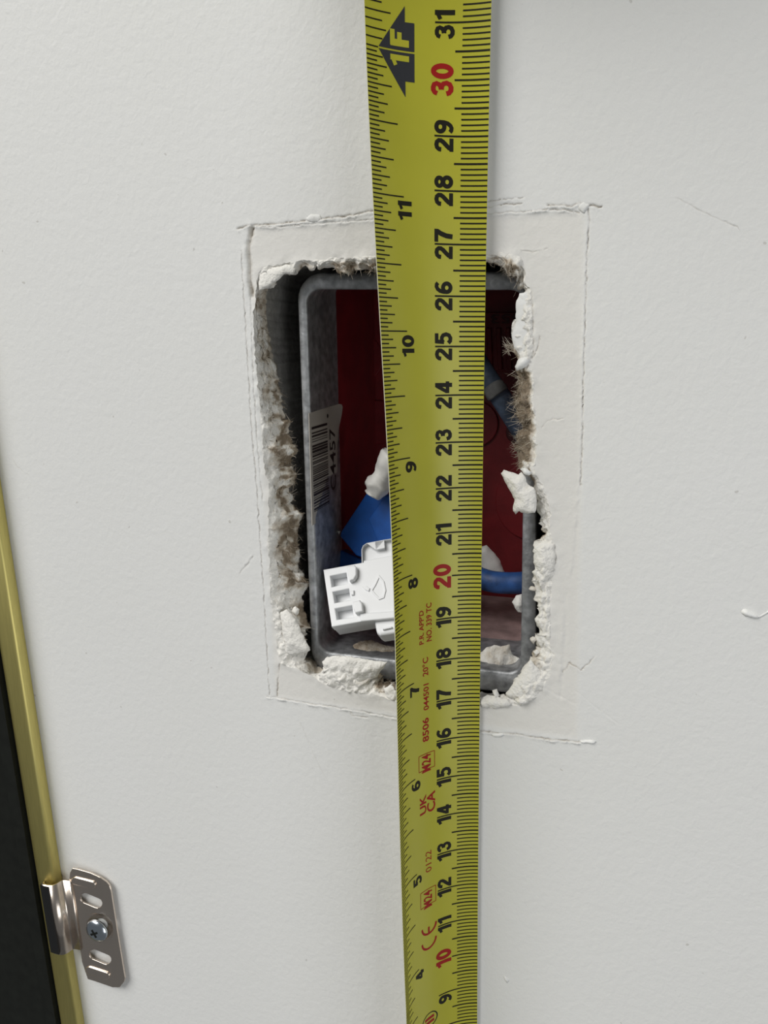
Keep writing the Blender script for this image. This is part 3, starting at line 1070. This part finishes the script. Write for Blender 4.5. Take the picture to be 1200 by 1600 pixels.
c2 = thing('blue_cable', 'blue cable lying level across the bottom of the back box, right of the tape', 'cable', at(780, 915, 40))
pth = smooth_path([at(690, 880, 40), at(735, 897, 36), at(765, 908, 33), at(795, 911, 33), at(825, 909, 34), at(850, 900, 40)], 8)
Vs, Fs = tube(pth, 3.0, 18, .9)
mk('cable_sheath', Vs, Fs, simple('blue_cable_dark', (0.02, 0.07, 0.22), .5, var=.6, vscale=200, bump=.05), c2, smooth=True)
sv = lump('plastic_offcut', [(745, 856), (760, 852), (770, 862), (782, 876), (790, 900), (770, 905), (745, 900)], 40.0, 2.2, M['sleeve'], None, rough=.4, step=.8, seed=41., base=at(765, 880, 40))
tag(sv, 'pale rounded plastic offcut resting above the level blue cable', 'plastic scrap')
deb = lump('plaster_rubble', [(745, 1024), (760, 1012), (772, 1008), (782, 1010), (796, 1008), (800, 1022), (814, 1030), (812, 1048), (780, 1049), (745, 1046)], 13.0, 3.0, PL, None, rough=1.2, step=.6, seed=42., attr=.3, base=at(775, 1046, 13))
tag(deb, 'broken lump of plaster lying on the bottom of the box right of the tape', 'plaster')
deb2 = lump('plaster_rubble', [(800, 940), (806, 931), (816, 928), (822, 940), (820, 958), (808, 956)], 24.0, 2.5, PL, None, rough=.5, step=.6, seed=43., base=at(812, 955, 24))
tag(deb2, 'small rounded white plaster lump at the right under the level blue cable', 'plaster')
deb3 = lump('plaster_rubble', [(545, 1012), (560, 1003), (580, 1000), (600, 1008), (618, 1012), (620, 1030), (590, 1028), (560, 1024)], 12.0, 2.5, PL, None, rough=1.0, step=.6, seed=44., attr=.6, base=at(585, 1026, 12))
tag(deb3, 'grey plaster dust heap on the box bottom under the white terminal block', 'plaster')

# ------------------------------------------------------------------ tape measure
TR = [(767,30,31),(765,124,30),(763,213,29),(761.5,300,28),(760,383,27),(759,463,26),(757.5,541,25),(756,617,24),(755,690,23),(754,761,22),(753,830,21),(752,898,20),
      (751.3,964,19),(750.4,1027.5,18),(749.5,1089.6,17),(748.8,1151,16),(748.4,1210.4,15),(748,1268.7,14),(747.4,1325.7,13),(747,1381,12),(746.6,1435.3,11),(746.2,1488.7,10),(745.8,1541,9)]
TLft = [(571,70,304.8),(585,299,279.4),(595,517,254),(605,722,228.6),(613,912,203.2),(620.5,1089,177.8),(625,1245,152.4),(629.5,1399,127),(632.5,1550,101.6)]
ss = np.array([q[2] * 10. for q in TR])
yr_of = lambda s: -1.3 - 1.9 / (1 + math.exp(-(s - 240) / 18))
WR = np.array([at(q[0], q[1], yr_of(q[2] * 10)) for q in TR])
cx_ = np.polyfit(ss, WR[:, 0], 2)
cz_ = np.polyfit(ss, WR[:, 2], 3)


def redge(s):
    sc_ = min(max(s, 85.), 318.)
    x = np.polyval(cx_, sc_) + (s - sc_) * np.polyval(np.polyder(cx_), sc_)
    z = np.polyval(cz_, sc_) + (s - sc_) * np.polyval(np.polyder(cz_), sc_)
    return np.array([x, yr_of(s), z])


ARC = 25.0


def chord(s):
    t = min(max((s - 190) / 95, 0), 1)
    return 23.3 + 0.85 * t * t * (3 - 2 * t)


PHI = {}


def arc_of(s):
    k = round(s * 2) / 2
    if k not in PHI:
        lo, hi = .05, 1.5
        c = chord(k)
        for _ in range(50):
            m = (lo + hi) / 2
            if m / math.sin(m) < ARC / c:
                lo = m
            else:
                hi = m
        PHI[k] = (lo, ARC / (2 * lo), c)
    return PHI[k]


al, es = [], []
for x, y, s in TLft:
    Rr = redge(s)
    d = ray(x, y)
    o_ = CAM - Rr
    a_, b_, c_ = d @ d, 2 * o_ @ d, o_ @ o_ - chord(s) ** 2
    disc = max(b_ * b_ - 4 * a_ * c_, 0)
    t = (-b_ - math.sqrt(disc)) / 2 / a_
    Lp = CAM + t * d - Rr
    al.append(math.atan2(-Lp[1], -Lp[0]))
    es.append(Lp[2])
ls = np.array([q[2] for q in TLft])
ca_ = np.polyfit(ls, al, 3)
alpha = lambda s: np.polyval(ca_, min(max(s, 95.), 312.))
print('tape angles', np.round(np.degrees(al), 1), np.round(es, 2))


def tape_pt(u, s, lift=0.0):
    """u: mm from the right edge across the blade, s: mm along it"""
    a = alpha(s)
    c = np.array([-math.cos(a), -math.sin(a), 0])
    b = np.array([-math.sin(a), math.cos(a), 0])
    PHI0, RAD, CH = arc_of(s)
    ph = u / RAD - PHI0
    nrm = -(math.sin(ph) * c + math.cos(ph) * b)
    return redge(s) + c * (CH / 2 + RAD * math.sin(ph)) + b * (RAD * math.cos(ph) - RAD * math.cos(PHI0)) + nrm * lift


tp = thing('tape_measure', 'yellow steel tape measure blade running down the wall across the open box', 'tape measure', tape_pt(12, 20))
S0, S1, NU = 0.0, 376.0, 26
sv_ = np.arange(S0, S1 + .1, 4.0)
uv_ = np.linspace(0, ARC, NU)
V = [tape_pt(u, s) for s in sv_ for u in uv_] + [tape_pt(u, s, -0.16) for s in sv_ for u in uv_]
nF = len(sv_) * NU
Fc, mi = [], []
for k in range(len(sv_) - 1):
    for i in range(NU - 1):
        a = k * NU + i
        Fc.append((a, a + 1, a + NU + 1, a + NU)); mi.append(0)
        Fc.append((nF + a, nF + a + NU, nF + a + NU + 1, nF + a + 1)); mi.append(1)
    for i in (0, NU - 1):
        a = k * NU + i
        Fc.append((a, a + NU, nF + a + NU, nF + a)); mi.append(1)
blade = mk('blade', V, Fc, [M['tapey'], M['tapeedge']], tp, smooth=True, matidx=mi)
try:
    blade.data.set_sharp_from_angle(angle=math.radians(40))
except Exception:
    pass

# the case the blade comes out of, held against the wall above
ctr = tape_pt(12, 365)
cs = [(-36, 0), (36, 0), (40, 6), (40, 48), (28, 64), (8, 70), (-24, 66), (-40, 50), (-40, 6)]
plate('case', cs, [], (ctr[0], -44, ctr[2] - 6), (1, 0, 0), (0, 0, 1), (0, -1, 0), 40, M['tapey'], tp, 3.0)

LIFT = 0.035
# the inch print sits a little off the centimetre print along the blade
shift_in = lambda s: float(np.interp(s, ls[::-1], np.array(es)[::-1]))


def strip(V, Fc, u0, u1, s, w, ds=0.0):
    n = max(2, int(abs(u1 - u0) / 0.7) + 1)
    b0 = len(V)
    for i in range(n + 1):
        u = u0 + (u1 - u0) * i / n
        V.append(tape_pt(u, s - w / 2, LIFT)); V.append(tape_pt(u, s + w / 2, LIFT))
    for i in range(n):
        Fc.append((b0 + 2 * i, b0 + 2 * i + 1, b0 + 2 * i + 3, b0 + 2 * i + 2))


# centimetre side
V, Fc = [], []
for m in range(4, 374):
    if m % 10 == 0:
        strip(V, Fc, 0.05, (6.75 if m % 100 == 0 else 10.65), m, .34)
    elif m % 5 == 0:
        strip(V, Fc, 0.05, 6.7, m, .38)
    else:
        strip(V, Fc, 0.05, 5.35, m, .30)
mk('centimetre_graduation', V, Fc, M['tapeink'], blade)
# inch side: thirty-seconds up to one foot, sixteenths beyond
V, Fc = [], []
i = 4
while i / 32 * 25.4 < 374:
    s = i / 32 * 25.4
    if i > 384 and i % 2:
        i += 1
        continue
    if i % 32 == 0:
        ln = 7.6 if i != 384 else 2.7
    elif i % 16 == 0:
        ln = 6.6
    elif i % 8 == 0:
        ln = 5.5
    elif i % 4 == 0:
        ln = 4.5
    elif i % 2 == 0:
        ln = 3.7
    else:
        ln = 2.4
    strip(V, Fc, ARC - .05, ARC - ln, s + shift_in(s), .27)
    i += 1
mk('inch_graduation', V, Fc, M['tapeink'], blade)


def conform(name, L, Fc, u0, s0, mat, shear=None):
    """lay a flat outline (x along the blade, y across it towards the inch side) on the curved blade"""
    bm = bmesh.new()
    vs = [bm.verts.new((p[0], p[1], 0)) for p in L]
    for f in Fc:
        try:
            bm.faces.new([vs[i] for i in f])
        except ValueError:
            pass
    lo, hi = L[:, 1].min(), L[:, 1].max()
    for c in np.arange(lo + .6, hi, .6):
        bmesh.ops.bisect_plane(bm, geom=bm.verts[:] + bm.edges[:] + bm.faces[:], plane_co=(0, c, 0), plane_no=(0, 1, 0))
    bm.verts.index_update()
    V = [tape_pt(u0 + v.co.y, s0 + v.co.x, LIFT + .005) for v in bm.verts]
    F2 = [tuple(v.index for v in f.verts) for f in bm.faces]
    bm.free()
    return mk(name, V, F2, mat, blade)


# heavy wide numerals drawn as broad strokes on a 100 x 150 field: (centre line, stroke width, closed)
def ell(cx, cy, rx, ry, a0=0.0, a1=2 * math.pi, n=26):
    return [(cx + rx * math.cos(a), cy + ry * math.sin(a)) for a in np.linspace(a0, a1, n)]


_six = [(ell(50, 46, 34, 32), 30), ([(16, 46), (17, 76), (25, 106), (40, 126), (58, 135), (76, 133), (88, 122)], 29)]
STROKES = {
    '0': [(ell(50, 75, 34, 61), 32)],
    '1': [([(66, 0), (66, 150)], 36), ([(66, 132), (40, 120), (14, 108)], 27)],
    '2': [([(15, 96), (17, 114), (30, 130), (50, 135), (71, 131), (84, 116), (83, 98), (72, 80), (48, 56), (28, 34), (18, 12)], 31), ([(0, 14), (100, 14)], 28)],
    '3': [([(14, 108), (20, 125), (35, 134), (54, 135), (74, 128), (81, 112), (74, 95), (58, 84), (40, 81)], 29),
          ([(40, 80), (62, 78), (80, 65), (85, 44), (76, 24), (56, 15), (34, 16), (18, 28), (13, 46)], 30)],
    '4': [([(70, 0), (70, 150)], 32), ([(66, 142), (38, 92), (12, 44)], 27), ([(0, 40), (100, 40)], 27)],
    '5': [([(16, 136), (93, 136)], 28), ([(28, 150), (22, 70)], 29), ([(20, 78), (38, 90), (58, 90), (77, 78), (85, 52), (77, 27), (56, 15), (32, 16), (15, 33)], 30)],
    '6': _six,
    '7': [([(2, 136), (98, 136)], 28), ([(82, 130), (62, 92), (48, 50), (42, 0)], 33)],
    '8': [(ell(50, 110, 32, 26), 29), (ell(50, 46, 35, 32), 30)],
    '9': [([(100 - x, 150 - y) for x, y in p], w) for p, w in _six],
    'F': [([(20, 0), (20, 150)], 38), ([(4, 133), (98, 133)], 34), ([(4, 76), (84, 76)], 32)],
}
DIG = {}


def digit(ch):
    if ch not in DIG:
        V, Fc = [], []
        for pts, w in STROKES[ch]:
            P = np.array(pts, float)
            cl = np.linalg.norm(P[0] - P[-1]) < 1e-6
            b0 = len(V)
            for i in range(len(P)):
                a = P[i - 1] if i else (P[-2] if cl else P[0])
                c = P[i + 1] if i < len(P) - 1 else (P[1] if cl else P[-1])
                t = unit(c - a)
                nn = np.array([-t[1], t[0]])
                V += [P[i] - nn * w * .56, P[i] + nn * w * .56]
            for i in range(len(P) - 1):
                Fc.append((b0 + 2 * i, b0 + 2 * i + 1, b0 + 2 * i + 3, b0 + 2 * i + 2))
        V = np.array(V)
        V -= V.min(0)
        DIG[ch] = (V / V.max(0), Fc)
    return DIG[ch]


def put(name, ch, u0, h, s0, w, mat):
    L, Fc = digit(ch)
    conform(name, L * np.array([w, h]), Fc, u0, s0, mat)


wd = lambda ch, b: b * (0.70 if ch == '1' else 1.0)
for c in range(1, 37):
    t = str(c)
    s = c * 10.0
    if c % 10 == 0:
        put('centimetre_numeral', t[0], 6.95, 4.45, s - .1 - wd(t[0], 2.75), wd(t[0], 2.75), M['tapered'])
        put('centimetre_numeral', t[1], 6.95, 4.45, s + .15, wd(t[1], 2.75), M['tapered'])
    elif c > 9:
        put('centimetre_numeral', t[0], 6.85, 3.85, s - .40 - wd(t[0], 2.45), wd(t[0], 2.45), M['tapeink'])
        put('centimetre_numeral', t[1], 6.85, 3.85, s + .42, wd(t[1], 2.45), M['tapeink'])
    else:
        put('centimetre_numeral', t, 6.85, 3.85, s - .45 - 2.45, 2.45, M['tapeink'])
for n in range(1, 16):
    if n == 12:
        continue
    t = str(n)
    s = n * 25.4 - .75 + shift_in(n * 25.4)
    for ch in reversed(t):
        w = wd(ch, 2.35)
        s -= w
        put('inch_numeral', ch, 15.65, 3.15, s, w, M['tapeink'])
        s -= .3

# one-foot arrow
s12 = 304.8 + shift_in(304.8)
aL = np.array([(-8.0, 16.6), (-5.2, 16.6), (-5.2, 14.7), (-.16, 14.7), (-.16, 22.2)])
aR = np.array([(.16, 22.2), (.16, 14.7), (5.2, 14.7), (5.2, 16.6), (8.0, 16.6)])
for a_ in (aL, aR):
    o = conform('foot_arrow', a_ - np.array([0, 14.5]), [tuple(range(5))], 14.5, s12, M['tapegray'])


def put_text(name, text, u0, h, s0, w, mat, off=0.02, spacing=1.0, lift=0.0):
    L, Fc = fit_glyphs(text, h, w, off, spacing)
    global LIFT
    LIFT += lift
    o = conform(name, L, Fc, u0, s0, mat)
    LIFT -= lift
    return o


LIFT += .02
put('foot_numeral', '1', 15.8, 3.9, s12 - 2.7, 2.0, M['tapey'])
put('foot_numeral', 'F', 15.8, 3.9, s12 + .8, 2.9, M['tapey'])
LIFT -= .02


def locate(px, py):
    """tape coordinates (u, s) seen at a photo position"""
    best = None
    for rng, st in (((0, 25, 60, 330), (1.0, 2.0)), (None, (.1, .2)), (None, (.02, .04))):
        if best is None:
            U, S_ = np.arange(0, 25.01, 1.0), np.arange(60, 330, 2.0)
        else:
            U, S_ = best[1] + np.arange(-10, 11) * st[0], best[2] + np.arange(-10, 11) * st[1]
        b = None
        for u in U:
            for s in S_:
                v = tape_pt(u, s) - CAM
                z = v @ _f
                e = (600 + FPX * (v @ _r) / z - px) ** 2 + (800 - FPX * (v @ _u) / z - py) ** 2
                if b is None or e < b[0]:
                    b = (e, u, s)
        best = b
    return best[1], best[2]


def text_between(name, text, p_start, p_end, top, mat, off=0.01, spacing=1.0):
    """text reading up the blade from p_start to p_end (baseline photo points); top: a photo point on the cap line"""
    u0, s0 = locate(*p_start)
    u1, s1 = locate(*p_end)
    u2, _ = locate(*top)
    return put_text(name, text, (u0 + u1) / 2, abs(u2 - (u0 + u1) / 2), s0, s1 - s0, mat, off, spacing)


def frame_between(name, c1, c2, mat, w=.18):
    """rectangle outline with opposite corners c1 (lower right) and c2 (upper left) in tape coordinates"""
    (u0, s0), (u1, s1) = c1, c2
    V, Fc = [], []
    strip(V, Fc, u0, u1, s0, w)
    strip(V, Fc, u0, u1, s1, w)
    for u in (u0, u1):
        b0 = len(V)
        n = 6
        for i in range(n + 1):
            s = s0 + (s1 - s0) * i / n
            V.append(tape_pt(u - w / 2, s, LIFT)); V.append(tape_pt(u + w / 2, s, LIFT))
        for i in range(n):
            Fc.append((b0 + 2 * i, b0 + 2 * i + 1, b0 + 2 * i + 3, b0 + 2 * i + 2))
    mk(name, V, Fc, mat, blade)


RD = M['tapered']
text_between('printed_text', "P.R. APP'D", (662, 1006), (662, 953), (654.5, 980), RD, .018)
text_between('printed_text', 'NO. 339 TC', (674.5, 1001), (674.5, 941), (666, 970), RD, .018)
text_between('printed_text', '20\u00b0C', (669, 1055), (669, 1026), (660, 1040), RD, .018)
text_between('printed_text', '044501', (670, 1108), (670, 1067), (661.5, 1088), RD, .018)
text_between('printed_text', '8506', (670, 1157), (670, 1120), (660, 1138), RD, .022)
text_between('printed_text', 'M24', (673, 1203), (673, 1176), (659, 1192), RD, .022)
u0, s0 = locate(679, 1197)
u1, s1 = locate(654.5, 1183)
frame_between('printed_frame', (u0, s0), (u1, s1 if s1 > s0 + 3 else s0 + 5.4), RD)
text_between('printed_text', 'CA', (680, 1265), (680, 1234), (667, 1252), RD, .022)
text_between('printed_text', 'UK', (666, 1270), (666, 1240), (656, 1262), RD, .022)
text_between('printed_text', '0122', (674, 1360), (674, 1327), (665, 1347), RD, .0)
u0, s0 = locate(681, 1407)
u1, s1 = locate(657, 1397)
frame_between('printed_frame', (u0, s0), (u1, s1 if s1 > s0 + 3 else s0 + 5.4), RD)
text_between('printed_text', 'M24', (675, 1414), (675, 1388), (662, 1408), RD, .022)


def arc_mark(uc, sc_, r, a0, a1, w=.5):
    V, Fc = [], []
    n = 20
    for i in range(n + 1):
        a = a0 + (a1 - a0) * i / n
        for q in (r - w / 2, r + w / 2):
            V.append(tape_pt(uc + q * math.cos(a), sc_ + q * math.sin(a), LIFT))
    for i in range(n):
        Fc.append((2 * i, 2 * i + 1, 2 * i + 3, 2 * i + 2))
    return V, Fc


# CE mark: two open circles, the second with a bar
uc, sc_ = locate(670, 1472)
V, Fc = arc_mark(uc, sc_ + .6, 2.3, math.pi, 2 * math.pi, .55)
mk('printed_mark', V, Fc, RD, blade)
uc2, sc2 = locate(670, 1449)
V, Fc = arc_mark(uc2, sc2 + .6, 2.3, math.pi, 2 * math.pi, .55)
b0 = len(V)
for s in (sc2 - 1.6, sc2 + .2):
    for du in (-.28, .28):
        V.append(tape_pt(uc2 + du, s, LIFT))
Fc.append((b0, b0 + 1, b0 + 3, b0 + 2))
mk('printed_mark', V, Fc, RD, blade)
uc, sc_ = locate(671, 1594)
V, Fc = [], []
for i in range(33):
    a = 2 * math.pi * i / 32
    for q in (.93, 1.07):
        V.append(tape_pt(uc + 2.6 * q * math.cos(a), sc_ + 2.1 * q * math.sin(a), LIFT))
for i in range(32):
    Fc.append((2 * i, 2 * i + 1, 2 * i + 3, 2 * i + 2))
mk('printed_mark', V, Fc, M['tapeink'], blade)
put_text('printed_text', 'II', uc - 1.6, 3.2, sc_ - 1.0, 2.0, RD, .03)

# ------------------------------------------------------------------ dark panel with brass edge at the left
yF = -5.5
fa, fb = at(0, 700, yF), at(138, 1600, yF)
fd = unit(fb - fa)
fn = unit(np.cross(fd, (0, 1, 0)))
fn = fn if fn[0] > 0 else -fn          # to the right, in the wall plane
pn = thing('brass_edged_panel', 'dark panel with a rounded brass edge standing against the wall at the left', 'panel', at(100, 1600, 0))
W_, H_ = 7.4, 3.8
prof = []
for cx0, cy0, a0, a1, r in ((-1.1, -H_ + 1.1, -math.pi / 2, 0, 1.1), (-.4, -.6, 0, math.pi / 2, .4), (-W_ + .4, -.6, math.pi / 2, math.pi, .4), (-W_ + 2.6, -H_ + 2.6, math.pi, 1.5 * math.pi, 2.6)):
    for a in np.linspace(a0, a1, 8):
        prof.append((cx0 + r * math.cos(a), cy0 + r * math.sin(a)))
RB = at(0, 690, -3.0) - fn * 4.2
RB[1] = 0.0
RBd = RB
st = RBd - fd * 170
en = RBd + fd * 300
rings_ = [[p0 + fn * q[0] + np.array([0, q[1], 0]) for q in prof] for p0 in (st, en)]
Vp, Fp = loft(rings_, True, True, True)
mk('brass_trim', Vp, Fp, M['brass'], pn, smooth=False)
for p in pn.children[0].data.polygons:
    p.use_smooth = len(p.vertices) == 4
# panel: stepped dark edge then the dark face
for nm, a, b, y0, y1 in (('panel_edge', -W_ - 3.6, -W_ + .3, -4.6, -.4), ('panel_face', -W_ - 90, -W_ - 3.4, -3.4, -.4)):
    Vp = []
    for p0 in (st, en):
        for q in ((a, y0), (b, y0), (b, y1), (a, y1)):
            Vp.append(p0 + fn * q[0] + np.array([0, q[1], 0]) - np.array([0, p0[1], 0]))
    mk(nm, Vp, [(0, 1, 5, 4), (1, 2, 6, 5), (2, 3, 7, 6), (3, 0, 4, 7), (0, 1, 2, 3), (4, 5, 6, 7)], M['black'], pn)

# ------------------------------------------------------------------ nickel bracket
br = thing('fixing_bracket', 'nickel bracket clipped over the brass edge and screwed to the wall', 'bracket', at(155, 1450, 0))
yP = -1.7
N0 = np.array([0, -1., 0])
X0_, Y0_ = fn, -fd
OB = at(150, 1450, yP)


def bl2(pxs, y=yP):
    O = at(150, 1450, y)
    return local2d(pxs, O, X0_, Y0_, N0)


def capsule(p, q, r, n=8):
    p, q = np.array(p, float), np.array(q, float)
    d = unit(q - p)
    e = np.array([-d[1], d[0]])
    out = []
    for a in np.linspace(-math.pi / 2, math.pi / 2, n):
        out.append(q + r * (math.cos(a) * d + math.sin(a) * e))
    for a in np.linspace(math.pi / 2, 1.5 * math.pi, n):
        out.append(p + r * (math.cos(a) * d + math.sin(a) * e))
    return [tuple(v) for v in out]


po = [(107, 1385), (109, 1364), (113, 1357), (120, 1358), (141, 1364), (156, 1371), (166, 1378), (171, 1384), (173, 1390), (183, 1455), (195, 1528), (194, 1534), (187, 1543), (176, 1543), (150, 1534), (137, 1530), (131, 1512), (128, 1503), (121, 1455)]
holes = [capsule((133, 1403.5), (152, 1411.5), 7.6), capsule((147, 1491.5), (166, 1499.5), 7.6), [(155 + 21 * math.cos(w), 1449 + 21 * math.sin(w)) for w in np.linspace(0, 6.28319, 25)[:-1]]]
plate('bracket_plate', bl2(po), [bl2(h) for h in holes], OB, X0_, Y0_, N0, 0.6, M['nickel'], br, 0.12)
for p, q in (((116, 1377), (143, 1384)), ((138, 1517), (165, 1526))):
    O = at(150, 1450, yP - .45)
    plate('embossed_rib', bl2(capsule(p, q, 6.0), yP - .45), [], O, X0_, Y0_, N0, .9, M['nickel'], br, .4, smooth=True, bres=4)
# the raised channel over the brass edge
yC = -6.9
A_, B_ = at(113, 1394, yC), at(128, 1502, yC)
ax = unit(B_ - A_)
Ln = np.linalg.norm(B_ - A_)
pc0 = A_
# distances to the right edge of the trim in the fn direction
offs = (pc0 - st) @ fn
rows = []
pr = [(-W_ + 3.9, -H_ - .1), (-W_ + 4.0, -H_ - .7), (-W_ + 4.6, -H_ - 1.1), (-1.2, -H_ - 1.15), (.1, -H_ - .95), (.9, -H_ - .2), (1.3, -2.9), (1.7, -2.2), (2.6, -1.9), (4.6, -1.85)]
prs = smooth_path([np.array([a, b, 0]) for a, b in pr], 4)
tA, tB = (at(100, 1396, yC) - st) @ fd, (at(112, 1504, yC) - st) @ fd
V, Fc = [], []
for tt in np.linspace(tA, tB, 2):
    for q in prs:
        P = st + fd * tt + fn * q[0]
        P[1] = q[1]
        V.append(P)
n = len(prs)
for i in range(n - 1):
    Fc.append((i, i + 1, n + i + 1, n + i))
ch = mk('bracket_channel', V, Fc, M['nickel'], br, smooth=True)
md = ch.modifiers.new('thick', 'SOLIDIFY')
md.thickness = 0.7 * MM
md.offset = 0
# dark reflection on the channel's outer face, added as a black strip
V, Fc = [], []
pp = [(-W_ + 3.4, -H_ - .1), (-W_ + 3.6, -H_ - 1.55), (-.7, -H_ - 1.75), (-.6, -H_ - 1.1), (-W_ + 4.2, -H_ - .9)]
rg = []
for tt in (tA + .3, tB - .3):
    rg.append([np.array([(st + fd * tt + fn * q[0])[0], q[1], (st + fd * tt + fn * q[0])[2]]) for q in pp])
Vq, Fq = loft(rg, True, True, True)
pad = mk('painted_reflection', Vq, Fq, M['dark_refl'], br)  # pad is only the black strip standing in for the reflection
tag(pad, 'dark reflection along the clip over the brass edge, painted as a black strip')
# screw
sc0 = at(153, 1452, yP - .5)
V, Fc = [], []
rgs = []
for r, y in ((1.4, 1.6), (1.4, .1), (3.7, -.2), (3.75, -.6), (3.4, -1.1), (2.4, -1.6), (1.3, -1.85)):
    rgs.append([sc0 + np.array([r * math.cos(a), y, r * math.sin(a)]) for a in np.linspace(0, 2 * math.pi, 28, endpoint=False)])
Vs, Fs = loft(rgs, True, True, True)
scw = mk('screw', Vs, Fs, M['zinc'], br, smooth=True)
tag(scw, 'shiny zinc cross-head screw')
cr = []
a_, b_ = .32, 1.35
cross = [(a_, a_), (a_, b_), (-a_, b_), (-a_, a_), (-b_, a_), (-b_, -a_), (-a_, -a_), (-a_, -b_), (a_, -b_), (a_, -a_), (b_, -a_), (b_, a_)]
ca, sa = math.cos(.5), math.sin(.5)
cross = [(x * ca - y * sa, x * sa + y * ca) for x, y in cross]
plate('cross_recess', cross, [], sc0 + np.array([0, -1.93, 0]), np.array([1., 0, 0]), np.array([0, 0, 1.]), N0, .12, M['black'], scw, 0)
dc = at(155, 1449, yP)
dr_ = [[dc + np.array([r * math.cos(a), y, r * math.sin(a)]) for a in np.linspace(0, 2 * math.pi, 32, endpoint=False)] for r, y in ((4.75, -.05), (4.5, .1), (3.2, 1.2), (2.0, 1.4))]
Vd, Fd = loft(dr_)
mk('dished_hole', Vd, Fd, M['nickel'], br, smooth=True)
